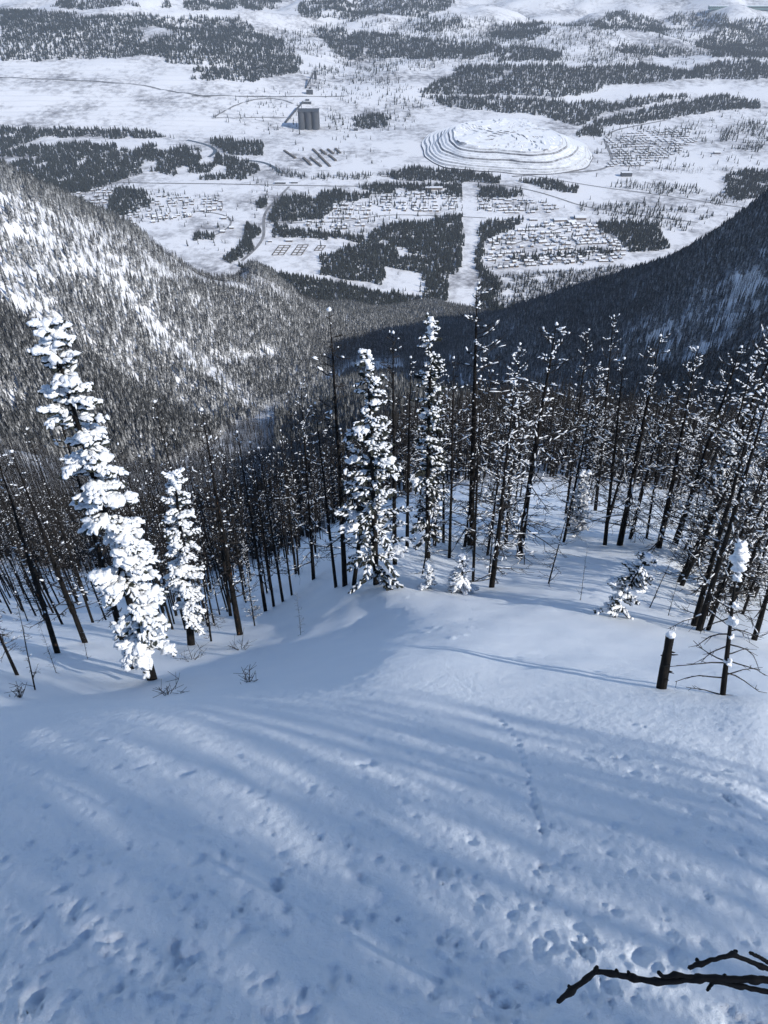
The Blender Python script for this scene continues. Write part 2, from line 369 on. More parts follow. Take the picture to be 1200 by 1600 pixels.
# ------------------------------------------------------------------ valley floor, roads, creeks
vx = np.linspace(-7500, 8500, 330); vy = np.concatenate([np.linspace(1250, 3500, 150)[:-1], np.linspace(3500, 5250, 190)[:-1], np.linspace(5250, 15000, 210)])
VX, VY = np.meshgrid(vx, vy, indexing='ij')
VZ = val(VX, VY)
V = np.stack([VX, VY, VZ], -1)
patch('valley_floor', 0, len(vx), 0, len(vy), M['valley_snow'], 'wide snowy valley floor')
def strip(name, pts, w, m, label, lift=0.6):
    """a road or creek: a ribbon following the valley floor through points seen in the photograph"""
    p = np.array([vhit(*q)[:2] for q in pts]); out = []
    for a, b in zip(p[:-1], p[1:]):
        k = max(2, int(np.linalg.norm(b - a) / 25))
        out += [a + (b - a) * f for f in np.linspace(0, 1, k, endpoint=False)]
    out.append(p[-1]); o = np.array(out)
    for _ in range(6): o[1:-1] = (o[:-2] + 2 * o[1:-1] + o[2:]) / 4
    t = np.gradient(o, axis=0); t /= np.linalg.norm(t, axis=1)[:, None] + 1e-9; nn = np.stack([-t[:, 1], t[:, 0]], -1)
    w = w * (.72 if name != 'creek' else 1); L = o + nn * w / 2; Rr = o - nn * w / 2; k = len(o)
    zz = np.maximum(val(L[:, 0], L[:, 1]), val(Rr[:, 0], Rr[:, 1])) + lift
    v = np.concatenate([np.column_stack([L, zz]), np.column_stack([Rr, zz])]); i = np.arange(k - 1)
    mb = MB(); mb.add(v, None, np.stack([i, i + 1, i + 1 + k, i + k], -1))
    link(name, mb.mesh(name, m), kind='structure', label=label)
RD = M['road']
strip('road', [(-60,281),(150,284),(300,287),(450,290),(600,292),(720,288)], 13, RD, 'ploughed highway crossing the valley behind the left suburb')
strip('road', [(596,276),(690,279),(770,287),(830,297),(880,312),(905,322),(1000,337),(1090,348)], 11, RD, 'road curving along the foot of the terraced spoil heap')
strip('road', [(1180,328),(1080,312),(1010,302),(940,293),(880,283),(800,270),(720,265)], 10, RD, 'railway line running past the small right-hand fields')
strip('road', [(800,276),(880,270),(930,268),(952,262),(958,248),(950,232),(944,218),(952,207),(980,199),(1040,188)], 17, RD, 'dark road bending round the right end of the spoil heap')
strip('road', [(452,292),(438,306),(414,330),(411,345),(414,372),(400,390),(378,408)], 13, RD, 'side road dropping through the trees beside the campground')
strip('road', [(411,348),(470,349),(540,347),(600,335),(680,337),(760,341)], 8, RD, 'narrow street between wood lots in the middle suburb')
strip('road', [(-40,120),(75,124),(150,127),(225,133),(300,148),(330,152)], 16, RD, 'mine haul road slanting over the big white field')
strip('road', [(300,150),(400,151),(480,151),(545,150)], 18, RD, 'mine road level with the processing plant')
strip('road', [(331,185),(360,168),(395,155),(430,152),(458,162)], 15, RD, 'curving haul road below the processing plant')
strip('road', [(331,185),(390,184),(450,184)], 12, RD, 'short track leading to the silos')
strip('creek', [(385,251),(408,251),(422,258),(434,264),(438,271)], 16, M['water'], 'dark open creek bend below the log yard')
strip('creek', [(292,219),(318,224),(338,233),(340,238),(326,246)], 16, M['water'], 'dark open creek bend beside a wood')
0 and strip('street', [(742,340),(738,360),(735,380),(725,410),(712,440),(706,470)], 6, RD, 'track down the cleared strip')
strip('street', [(345,330),(352,315),(335,308)], 8, RD, 'loop street in the left suburb')
strip('street', [(300,330),(340,332),(366,340),(366,352),(350,362),(335,368)], 9, RD, 'street curving past lone houses in a white field')
strip('street', [(775,392),(830,372),(890,352)], 9, RD, 'upper street of the near town')
strip('street', [(760,418),(840,411),(930,408),(966,400),(975,385),(955,368)], 11, RD, 'outer street round the near town')
strip('street', [(950,243),(1010,240),(1060,236)], 9, RD, 'main street of the right-hand town')

# terraced spoil heap
def spoil_heap():
    mb = MB(); N = 220; cx, cy = 512.0, 3385.0; th = np.arange(N) * 2 * math.pi / N
    base = 1 + 0.05 * np.cos(2 * th + .5) + 0.035 * np.cos(3 * th + 2) + 0.02 * np.cos(5 * th)
    def ring(inset, z, ph):
        e = 1 / (np.abs(np.cos(th)) ** 2.3 + np.abs(np.sin(th)) ** 2.3) ** (1 / 2.3)
        w = 1 + 0.012 * np.sin(7 * th + ph * 1.7) + 0.008 * np.sin(15 * th + ph * 2.3) + 0.010 * vnoise(th * 9, th * 0 + ph * 1.5, 3)
        return np.stack([cx + (342 * base - inset) * e * w * np.cos(th), cy + (410 * base - inset) * e * w * np.sin(th), np.full(N, z)], -1)
    rings = [ring(0, -858, 0)]; z = -850; ins = 0; st = 10
    for k in range(st):
        ins += 7 + 1.5 * math.sin(k * 2.1); z += 5.2 + 1.1 * math.sin(k * 1.7); rings.append(ring(ins, z, k * .45)); ins += 7 + 2 * math.sin(k) if k < st - 1 else 0
        if k < st - 1: rings.append(ring(ins, z + .5, k * .45 + .45))
    for f in np.linspace(.97, .04, 26):
        r = ring(ins, z, st * .45); c = np.array([cx + 25, cy + 10, 0]); q = c + (r - c) * f; h_ = fbm(q[:, 0] / 110, q[:, 1] / 110, 5, 3); q[:, 2] = z + 2 + np.floor(h_ * 4.5) * 3.2 + fbm(q[:, 0] / 25, q[:, 1] / 25, 15, 2) * 2; rings.append(q)
    v = np.concatenate(rings + [np.array([[cx, cy, z + 3]])]); k = len(rings); i = (np.arange(k - 1) * N)[:, None]; j = np.arange(N)[None]; j2 = (j + 1) % N
    q = np.stack([i + j, i + j2, i + N + j2, i + N + j], -1).reshape(-1, 4)
    b = (k - 1) * N; t = [(b + a, b + (a + 1) % N, k * N) for a in range(N)]
    mb.add(v, t, q)
    link('spoil_heap', mb.mesh('spoil_heap', M['rock'], smooth=False), label='oval flat-topped mine spoil heap with snowy terraces', cat='spoil heap')
spoil_heap()
# ------------------------------------------------------------------ small trees for woods and hillsides
def conifer_mesh(name, H, rad, tiers, pts, m, seed, jag=0.35, fill=1.0):
    R = random.Random(seed); mb = MB()
    mb.tube([(0, 0, -1.0), (0, 0, H * .5), (0, 0, H * .97)], [H * .013, H * .009, H * .003], 4, 1)
    for k in range(tiers):
        f = k / tiers; z = H * (0.08 + 0.86 * f); r = rad * (1 - f) ** 0.85 * R.uniform(.8, 1.15) + 0.02 * H * (1 - f)
        top = z + H * (1.05 / tiers) * R.uniform(1.3, 1.9); a0 = R.uniform(0, 6)
        n2 = pts * 2 if k < tiers * .7 else pts + (pts % 2)
        cx, cy = R.gauss(0, .08) * r, R.gauss(0, .08) * r
        v = [(cx * .3, cy * .3, min(top, H))]
        for a in range(n2):
            an = a0 + a * 2 * math.pi / n2; rr = r * (1 if a % 2 == 0 else 1 - jag) * R.uniform(.72, 1.2)
            v.append((cx + rr * math.cos(an), cy + rr * math.sin(an), z - r * (.30 if a % 2 == 0 else .02) + R.gauss(0, .04) * r))
        mb.add(v, [(0, 1 + a, 1 + (a + 1) % n2) for a in range(n2)])
    return mb.mesh(name, [m, M['pole']], smooth=False)
def pole_mesh(name, H, r, twigs, seed, m):
    R = random.Random(seed); mb = MB(); b = [R.gauss(0, .12), R.gauss(0, .12)]
    pts = [(0, 0, -1.0), (b[0] * .4, b[1] * .4, H * .35), (b[0], b[1], H * .7), (b[0] * .8, b[1] * .8, H)]
    mb.tube(pts, [r * 1.15, r * .8, r * .5, r * .12], 5)
    for k in range(twigs):
        z = H * R.uniform(.15, .97); an = R.uniform(0, 6.28); L = R.uniform(.3, 1.0) * (1.15 - z / H) * H * .12 + .2
        p = np.array([b[0] * z / H, b[1] * z / H, z]); d = np.array([math.cos(an), math.sin(an), R.uniform(-.35, .35)])
        q = p + d * L; e = q + np.array([d[0] * .2, d[1] * .2, .25]) * L
        mb.tube([p, q, e], [r * .14, r * .10, r * .05], 3, 0, False)
        if R.random() < .5:
            c = (p + q) / 2 + np.array([0, 0, r * .2]); w = np.array([-d[1], d[0], 0]) * r * .28
            mb.add([p * .7 + q * .3 + w, p * .7 + q * .3 - w, q + (0, 0, r * .25)], [(0, 1, 2)], None, 1)
    return mb.mesh(name, [m, M['load']])
def protos(kind, n, fn): return [bpy.data.objects.new(f'{kind}_pattern', fn(i)) for i in range(n)]
P_FROST = protos('frosted', 5, lambda i: conifer_mesh('frosted_conifer', 1.0 * (9 + i), 1.35 + .12 * i, 8, 5, M['frosted'], 40 + i))
P_DUST = protos('dusted', 4, lambda i: conifer_mesh('dusted_conifer', 11 + i, 1.5 + .15 * i, 8, 5, M['dusted'], 60 + i))
P_DARK = protos('dark', 4, lambda i: conifer_mesh('dark_conifer', 19 + 2 * i, 3.2 + .3 * i, 4, 4, M['dark_conifer'], 70 + i))
P_POLE = protos('pole', 5, lambda i: pole_mesh('burnt_pole', 9 + i, .11 + .012 * i, 26, 80 + i, M['pole']))

GNC = {}
def forest_nodes(ps):
    key = id(ps)
    if key in GNC: return GNC[key]
    g = bpy.data.node_groups.new('scatter', 'GeometryNodeTree')
    g.interface.new_socket('Geometry', in_out='INPUT', socket_type='NodeSocketGeometry'); g.interface.new_socket('Geometry', in_out='OUTPUT', socket_type='NodeSocketGeometry')
    N = g.nodes; L = g.links; i = N.new('NodeGroupInput'); o = N.new('NodeGroupOutput')
    ip = N.new('GeometryNodeInstanceOnPoints'); j = N.new('GeometryNodeJoinGeometry')
    for p in reversed(ps):
        oi = N.new('GeometryNodeObjectInfo'); oi.inputs['Object'].default_value = p; oi.inputs['As Instance'].default_value = True; L.new(oi.outputs['Geometry'], j.inputs[0])
    def attr(n_, t):
        a = N.new('GeometryNodeInputNamedAttribute'); a.data_type = t; a.inputs['Name'].default_value = n_; return a.outputs['Attribute']
    L.new(i.outputs[0], ip.inputs['Points']); L.new(j.outputs[0], ip.inputs['Instance']); ip.inputs['Pick Instance'].default_value = True
    L.new(attr('pick', 'INT'), ip.inputs['Instance Index']); L.new(attr('scl', 'FLOAT_VECTOR'), ip.inputs['Scale'])
    er = N.new('FunctionNodeEulerToRotation'); L.new(attr('rot', 'FLOAT_VECTOR'), er.inputs[0]); L.new(er.outputs[0], ip.inputs['Rotation'])
    L.new(ip.outputs[0], o.inputs[0]); GNC[key] = g; return g
def scatter(name, pts, ps, label, smin=.75, smax=1.25, cat=None, wide=1.0):
    pts = np.asarray(pts, float); k = len(pts)
    if not k: return
    me = bpy.data.meshes.new(name); me.vertices.add(k); me.vertices.foreach_set('co', pts.astype(np.float32).ravel())
    s = rng.uniform(smin, smax, k) * np.where(rng.random(k) < .2, .7, 1.0); w = s * rng.uniform(.85, 1.15, k) * wide
    me.attributes.new('scl', 'FLOAT_VECTOR', 'POINT').data.foreach_set('vector', np.stack([w, w, s], -1).astype(np.float32).ravel())
    me.attributes.new('rot', 'FLOAT_VECTOR', 'POINT').data.foreach_set('vector', np.stack([rng.normal(0, .03, k), rng.normal(0, .03, k), rng.uniform(0, 6.28, k)], -1).astype(np.float32).ravel())
    me.attributes.new('pick', 'INT', 'POINT').data.foreach_set('value', rng.integers(0, len(ps), k).astype(np.int32))
    me.update()
    o = link(name, me, kind='stuff', label=label, cat=cat)
    md = o.modifiers.new('scatter', 'NODES'); md.node_group = forest_nodes(ps); return o
def inpoly(px, py, poly):
    c = np.zeros(len(px), bool); n_ = len(poly)
    for a in range(n_):
        x0, y0 = poly[a]; x1, y1 = poly[(a + 1) % n_]
        if y0 == y1: continue
        c ^= ((y0 > py) != (y1 > py)) & (px < (x1 - x0) * (py - y0) / (y1 - y0) + x0)
    return c

# ------------------------------------------------------------------ woods in the valley
WOODS = [
 ('broad grey wood on the far left hillside', [(0,17),(60,19),(140,27),(190,22),(260,27),(300,26),(375,28),(395,45),(420,60),(450,72),(465,90),(474,102),(300,103),(262,100),(262,90),(240,88),(120,93),(0,97)], 0, .9),
 ('narrow wood below the far left hillside wood', [(305,108),(460,103),(470,110),(455,118),(420,122),(390,128),(300,126)], 0, .95),
 ('wood at the top edge, left', [(78,12),(105,1),(270,1),(262,14),(200,9),(130,15)], 0, .95),
 ('wood at the top edge between white gullies', [(300,-8),(440,-8),(432,14),(385,17),(370,4),(362,16),(300,17),(283,12)], 0, .95),
 ('wood at the top edge right of the plant valley', [(470,2),(560,-8),(720,-8),(702,12),(665,28),(600,20),(550,36),(520,28),(465,28)], 0, .95),
 ('long wood across the slope right of the plant', [(488,48),(520,46),(600,54),(680,62),(780,70),(786,80),(730,92),(600,93),(545,93),(512,75)], 0, .97),
 ('small round wood on the far plateau', [(640,38),(720,30),(725,45),(650,52)], 0, .8),
 ('ragged wood under the pale ridge', [(760,42),(840,35),(862,50),(820,65),(770,58)], 0, .85),
 ('great dark wood behind the spoil heap', [(652,142),(700,120),(722,103),(840,103),(905,106),(1000,101),(1050,110),(1100,112),(1085,122),(1000,132),(940,135),(925,145),(900,152),(800,150),(660,147)], 0, .97),
 ('wood along the right edge behind the town', [(1085,106),(1115,97),(1200,100),(1210,122),(1150,126),(1080,122)], 0, .97),
 ('small wood on the slope above the great dark wood', [(772,80),(800,73),(880,84),(872,95),(775,96)], 0, .9),
 ('wood on the big far right hill', [(1085,72),(1120,44),(1160,30),(1210,35),(1210,90),(1110,90)], 0, .93),
 ('domed wood on a far hump', [(922,42),(945,24),(975,19),(1030,32),(1045,48),(1020,50),(960,44),(930,48)], 0, .9),
 ('wooded hump by the far fields', [(1040,27),(1062,18),(1140,25),(1135,38),(1110,42),(1050,43)], 0, .93),
 ('spindle-shaped wood below the far hump', [(960,76),(990,71),(1080,78),(1060,88),(1020,90),(966,82)], 0, .9),
 ('straggling wood just behind the spoil heap', [(662,150),(820,155),(900,160),(960,160),(1030,150),(1075,149),(1070,155),(1000,166),(940,180),(905,198),(875,192),(840,180),(770,174),(700,168)], 0, .88),
 ('long tapering wood above the right-hand town', [(905,206),(930,192),(1000,173),(1120,149),(1180,160),(1190,172),(1130,172),(1080,178),(1020,190),(950,200),(935,214),(905,213)], 0, .95),
 ('line of firs under the big white field', [(0,200),(60,201),(150,204),(230,208),(270,213),(200,216),(120,216),(60,215),(0,236)], 0, .95),
 ('patchy wood among the left-hand clearings', [(0,238),(50,228),(90,224),(180,226),(205,238),(225,228),(260,224),(330,240),(400,257),(405,266),(380,279),(310,281),(235,268),(180,284),(140,300),(60,303),(40,295),(30,262),(0,264)], 1, .9),
 ('dark copse beside the creek', [(328,219),(352,217),(385,222),(410,226),(412,243),(380,242),(345,239)], 0, .97),
 ('dark wood in the left suburb', [(180,292),(215,296),(240,305),(238,322),(195,336),(165,332),(172,310)], 1, .9),
 ('wood edge above the burnt ridge', [(70,296),(100,286),(150,287),(140,300),(90,306)], 0, .9),
 ('fir row at the edge of the white field left', [(300,362),(330,362),(332,374),(300,376)], 0, .8),
 ('long wood below the spoil heap', [(596,275),(640,262),(700,266),(785,277),(780,285),(720,286),(600,279)], 0, .97),
 ('single round copse in a white field', [(397,320),(402,310),(416,309),(418,322),(408,326)], 0, 1),
 ('wood of the middle suburb', [(418,342),(432,318),(445,308),(520,300),(600,288),(690,287),(728,292),(728,309),(690,306),(650,300),(600,303),(560,314),(520,322),(509,345),(430,347)], 1, .96),
 ('hedge of firs behind the campground', [(424,352),(500,362),(570,369),(565,377),(490,374),(424,373)], 0, .85),
 ('big dark wood left of the cleared strip', [(498,402),(560,383),(600,352),(655,347),(705,335),(724,337),(725,380),(720,420),(700,438),(696,472),(660,465),(662,430),(600,415),(600,445),(560,440),(500,430)], 0, .97),
 ('wood beside the side road', [(385,350),(405,352),(404,372),(388,396),(362,412),(350,405),(380,375)], 0, .97),
 ('small wood right of the cleared strip, upper', [(746,293),(780,292),(815,299),(820,309),(746,309)], 0, .96),
 ('small wood right of the cleared strip, lower', [(746,362),(750,352),(785,346),(820,343),(815,352),(750,380)], 0, .96),
 ('row of firs through the near town', [(797,402),(920,391),(955,391),(955,398),(800,409)], 0, .6),
 ('brown wood below the near town', [(728,446),(800,428),(900,422),(980,418),(1005,440),(920,470),(820,490),(715,485)], 0, .97),
 ('dark wood right of the near town', [(925,354),(960,344),(1030,352),(1042,388),(985,397),(960,368)], 0, .97),
 ('wood between the two right-hand roads', [(812,284),(860,280),(885,292),(905,292),(902,304),(870,300)], 0, .9),
 ('wood at the right edge by the fields', [(1130,274),(1170,266),(1210,268),(1210,305),(1150,312),(1130,302)], 0, .95),
 ('scattered firs along the railway', [(940,286),(1060,286),(1180,312),(1120,322),(1000,300),(945,294)], 0, .28),
 ('scattered firs in the fields below the railway', [(905,318),(1000,318),(1120,335),(1080,365),(1000,352),(905,330)], 0, .25),
 ('bare trees by the right-hand fields', [(1020,262),(1100,262),(1160,262),(1130,272),(1040,270)], 0, .4),
 ('trees in the right-hand town', [(935,205),(1090,195),(1110,230),(1060,250),(1000,262),(950,262),(960,225)], 0, .12),
 ('trees by the far right paddock', [(1120,205),(1170,190),(1200,195),(1190,235),(1130,235)], 0, .4),
 ('oval wood right of the silos', [(549,184),(580,180),(612,186),(606,200),(560,201)], 0, .97),
 ('sparse scrub round the plant', [(480,105),(600,100),(660,165),(640,200),(540,215),(505,170)], 0, .10),
 ('sparse scrub of the far terraces', [(700,20),(900,60),(1090,95),(900,100),(720,70),(600,40)], 0, .16),
 ('sparse trees and scrub scattered over the valley', [(-20,100),(300,150),(620,110),(900,160),(1220,120),(1220,320),(980,390),(700,470),(400,420),(-20,300)], 0, .035),
 ('scrub on the far slopes', [(0,30),(300,60),(600,30),(1220,30),(1220,100),(700,110),(400,120)], 0, .22),
 ('garden trees of the near town', [(745,405),(765,375),(850,348),(928,352),(968,380),(978,396),(955,414),(830,416),(760,422)], 0, .10),
 ('garden trees of the middle suburb', [(480,350),(510,322),(600,303),(712,303),(880,320),(870,333),(600,332),(570,365),(480,362)], 0, .12),
 ('garden trees of the left suburb', [(80,312),(170,292),(345,306),(350,328),(290,342),(200,352)], 0, .10),
 ('dark wood at the foot of the mountain across the valley mouth', [(372,412),(450,428),(520,442),(600,458),(690,474),(705,476),(725,482),(760,476),(880,470),(1000,445),(1040,420),(1060,440),(1000,500),(900,540),(700,560),(500,520)], 0, .97),
 ('narrow belt of firs along the right side of the cleared strip', [(745,372),(756,370),(754,400),(762,425),(780,440),(770,475),(745,480),(750,440),(744,410)], 0, .9),
 ('thin trees above the creek', [(420,262),(480,272),(600,272),(600,281),(480,281),(430,276)], 0, .4),
]
STRIP = [(721,286),(746,286),(746,345),(744,380),(741,410),(748,440),(740,485),(696,485),(704,445),(722,420),(726,380),(723,340)]
cnt = 0
for lab, poly, clear, dens in WOODS:
    w = np.array([vhit(x, max(y, -8)) for x, y in poly]); mn = w[:, :2].min(0) - 30; mx = w[:, :2].max(0) + 30
    dist = w[:, 1].mean(); sp = 6.2 * (dist / 2300) ** 0.8
    k = int((mx[0] - mn[0]) * (mx[1] - mn[1]) / sp ** 2)
    x = rng.uniform(mn[0], mx[0], k); y = rng.uniform(mn[1], mx[1], k); z = val(x, y)
    px, py = proj(np.stack([x, y, z], -1)); ok = inpoly(px + fbm(x / 70, y / 70, 41, 3) * 11, py + fbm(x / 70, y / 70, 47, 3) * 5, poly)
    nn = vnoise(x / (sp * 9), y / (sp * 9), 91) + .5
    ok &= (rng.random(k) < dens) & (nn > (.33 if clear else (.12 if dens > .5 else .3)))
    ok &= ~inpoly(px, py, STRIP)
    if 'scattered over' in lab: ok &= ~((px < 330) & (py < 203)) & ~((px > 650) & (px < 920) & (py > 175) & (py < 278)) & (fbm(x / 260, y / 260, 33, 3) > -.05)
    p = np.stack([x, y, z - .3], -1)[ok]; cnt += len(p)
    sc = max(.62, min(1.1, .75 * (dist / 2600) ** .35))
    if 'brown' in lab or 'bare' in lab or 'zzz' in lab: scatter('valley_wood', p, P_POLE, lab, sc * 1.0, sc * 1.8, 'wood', 3.0)
    else: scatter('valley_wood', p, P_DARK, lab, sc * .55, sc * 1.3, 'wood', 1.3 if dens > .5 else .85)
    if 'brown' in lab: scatter('valley_wood', p[::2], P_DARK, 'dark firs among the brown wood below the near town', sc * .5, sc * .95, 'wood', 1.1)
print('valley trees', cnt)

# ------------------------------------------------------------------ trees on the two mountainsides
def on_hill(k, box):
    a = rng.uniform(box[0], box[1], k); v = rng.uniform(box[2], box[3], k)
    return a, v
def hill_trees():
    k = 200000; k2 = 34000; k3 = 9000
    y = np.concatenate([np.sqrt(rng.uniform(70 ** 2, 1750 ** 2, k)), np.sqrt(rng.uniform(68 ** 2, 520 ** 2, k2)), np.sqrt(rng.uniform(66 ** 2, 170 ** 2, k3))]); a = rng.uniform(-.72, .72, k + k2 + k3); x = a * (y + K)
    z = base_z(x, y); qx, qy = proj(np.stack([x, y, z], -1)); fr = (qx > -60) & (qx < 1260) & (qy > 180) & (qy < 1010); x, y, z = x[fr], y[fr], z[fr]
    xr = rng.uniform(-350, 420, 26000); yr = rng.uniform(1050, 1850, 26000); x = np.append(x, xr); y = np.append(y, yr); z = np.append(z, base_z(xr, yr))
    xr = rng.uniform(200, 520, 16000); yr = rng.uniform(380, 1000, 16000); x = np.append(x, xr); y = np.append(y, yr); z = np.append(z, base_z(xr, yr))
    hid = np.zeros(len(x), bool)
    for f in np.concatenate([np.linspace(.3, .8, 6), np.linspace(.84, .985, 9)]): hid |= (z + 12) * f < base_z(x * f, y * f) - 1
    x, y = x[~hid], y[~hid]; z = ter(x, y); keep = z > val(x, y) - 2
    x, y, z = x[keep], y[keep], z[keep]; px, py = proj(np.stack([x, y, z], -1))
    ins = (px > -60) & (px < 1260) & (py > 180) & (py < 1010)
    x, y, z, px, py = x[ins], y[ins], z[ins], px[ins], py[ins]
    return x, y, z, px, py
x, y, z, px, py = hill_trees()
nn = fbm(x / 60, y / 60, 13, 3); n2 = fbm(x / 14, y / 14, 17, 2)
OPEN = [[(150,415),(185,425),(240,490),(270,530),(235,530),(200,480),(160,450)], [(0,400),(60,440),(110,520),(60,520),(0,470)], [(250,520),(330,570),(440,650),(425,668),(330,595),(255,545)], [(200,700),(245,700),(255,722),(205,728)], [(0,600),(28,620),(30,650),(0,655)], [(330,560),(350,575),(430,560),(470,585),(460,570),(420,545)], [(0,300),(30,330),(70,380),(40,390),(0,350)]]
opn = np.zeros(len(x), bool)
for o_ in OPEN: opn |= inpoly(px + n2 * 22, py + n2 * 22, o_)
left = x < 0.03 * (y + K)
# the near (our) side of the gully and the spur: burnt poles only
gx = np.interp(y, [66, 270, 495, 900, 1450], [-60, -135, -105, -30, 50])
ours = (y < 900) & (x > gx) & (x < np.interp(y, [66, 330, 450, 600, 800, 1150], [60, 205, 206, 181, 142, 88]))
crestline = np.interp(px, [0, 200, 400, 550], [285, 350, 412, 480])
burnt_crest = left & ~ours & (py < crestline + np.interp(px, [0, 300, 560], [150, 60, 25]))
foot = left & ~ours & (py > np.interp(px, [0, 250, 400, 560], [700, 735, 650, 560]))
frost = left & ~ours & ~burnt_crest & ~foot & ~opn
mix = rng.random(len(x))
inner = ~left & (px > 930) & (py > np.interp(px, [930, 1000, 1100, 1200], [560, 500, 450, 385])) & (py < 570)
kind = np.full(len(x), -1)
kind[frost & (n2 > -.55)] = 0
kind[burnt_crest & ~opn & (n2 > -.6)] = 2
kind[burnt_crest & ~opn & (mix < .30) & (nn > -.1)] = 0
kind[opn & (mix < .28)] = 0; kind[opn & (mix > .85)] = 2
kind[burnt_crest & (py < crestline + 18) & (mix < .75)] = 1
kind[foot & (mix < .9)] = 2
kind[ours & (mix < .9)] = 2
kind[ours & (y > 200) & (px > 430) & (mix < .55)] = 1
rt = ~left & ~ours
kind[rt & (mix < .85)] = 1
kind[inner] = 2; kind[inner & (mix < .3) & (n2 > -.1)] = 1
ft = (px > 500) & (px < 800) & (py < 520) & (py > 425) & (y > 900)
kind[ft & (mix < .6)] = 2; kind[ft & (mix >= .6)] = 1
pts = np.stack([x, y, z - .3], -1); dist = np.hypot(np.hypot(x, y), z)
def individuals(sel, ps, count, name, label, cat, group, smin, smax):
    idx = np.where(sel)[0]
    vis = idx[(px[idx] > -10) & (px[idx] < 1210)]
    vis = vis[np.argsort(dist[vis])][:count]
    for i in vis:
        p = ps[int(rng.integers(len(ps)))]; o = link(name, p.data, None, label, cat, group, None, pts[i])
        s = rng.uniform(smin, smax); o.scale = (s, s, s); o.rotation_euler = (rng.normal(0, .03), rng.normal(0, .03), rng.uniform(0, 6.28))
    rest = sel.copy(); rest[vis] = False; return rest
rest = individuals(kind == 0, P_FROST, 300, 'frosted_conifer', 'narrow frosted conifer low on the sunlit hillside across the gully', 'tree', 'frosted conifers on the sunlit hillside', .8, 1.25)
scatter('frosted_conifers', pts[rest], P_FROST, 'frosted conifers covering the sunlit hillside across the gully', .75, 1.25, 'wood')
rest = individuals((kind == 2) & ours & (y < 260) & (px < 640), P_POLE, 60, 'burnt_pole', 'thin black burnt trunk in the dense stand down in the left gully', 'tree', 'burnt trunks in the left gully', .75, 1.15)
rest &= True
allp = (kind == 2) & ~((kind == 2) & ours & (y < 260) & (px < 640)) | rest
scatter('burnt_trunks', pts[allp], P_POLE, 'burnt trunks covering the gully and ridges', .7, 1.15, 'wood')
scatter('shaded_conifers', pts[kind == 1], P_DUST, 'dark dusted conifers on the shaded mountainside', .75, 1.25, 'wood')
print('hill trees', len(x), (kind == 0).sum(), (kind == 1).sum(), (kind == 2).sum())

# ------------------------------------------------------------------ near trees
def trunk_mb(R, H, r0, m, wob=.02, cut=False):
    mb = MB(); k = 9; t = np.linspace(0, 1, k); b = np.cumsum(np.array([[R.gauss(0, wob), R.gauss(0, wob)] for _ in t]), 0) * H * .1; b[0] = 0
    pts = np.column_stack([b * t[:, None], t * H]); pts[0, 2] = -.9
    rad = r0 * (1 - t) ** .8 * (1 + .12 * np.array([R.uniform(-1, 1) for _ in t])) + r0 * .06
    rad[0] = r0 * 1.15
    mb.tube(pts, rad, 8)
    return mb, pts
def tpos(pts, t):
    f = t * (len(pts) - 1); i = min(int(f), len(pts) - 2); p = pts[i] + (pts[i + 1] - pts[i]) * (f - i)
    return np.array([p[0], p[1], max(p[2], 0)])
def bough(R, p, an, L, el, curl, k=5):
    d = np.array([math.cos(an), math.sin(an), 0]); out = [np.array(p)]; e = el
    for i in range(k - 1):
        out.append(out[-1] + (d * math.cos(e) + np.array([0, 0, math.sin(e)])) * L / (k - 1)); e += curl / (k - 1) + R.gauss(0, .10)
        d = d + np.array([-d[1], d[0], 0]) * R.gauss(0, .12); d /= np.linalg.norm(d)
    return np.array(out)
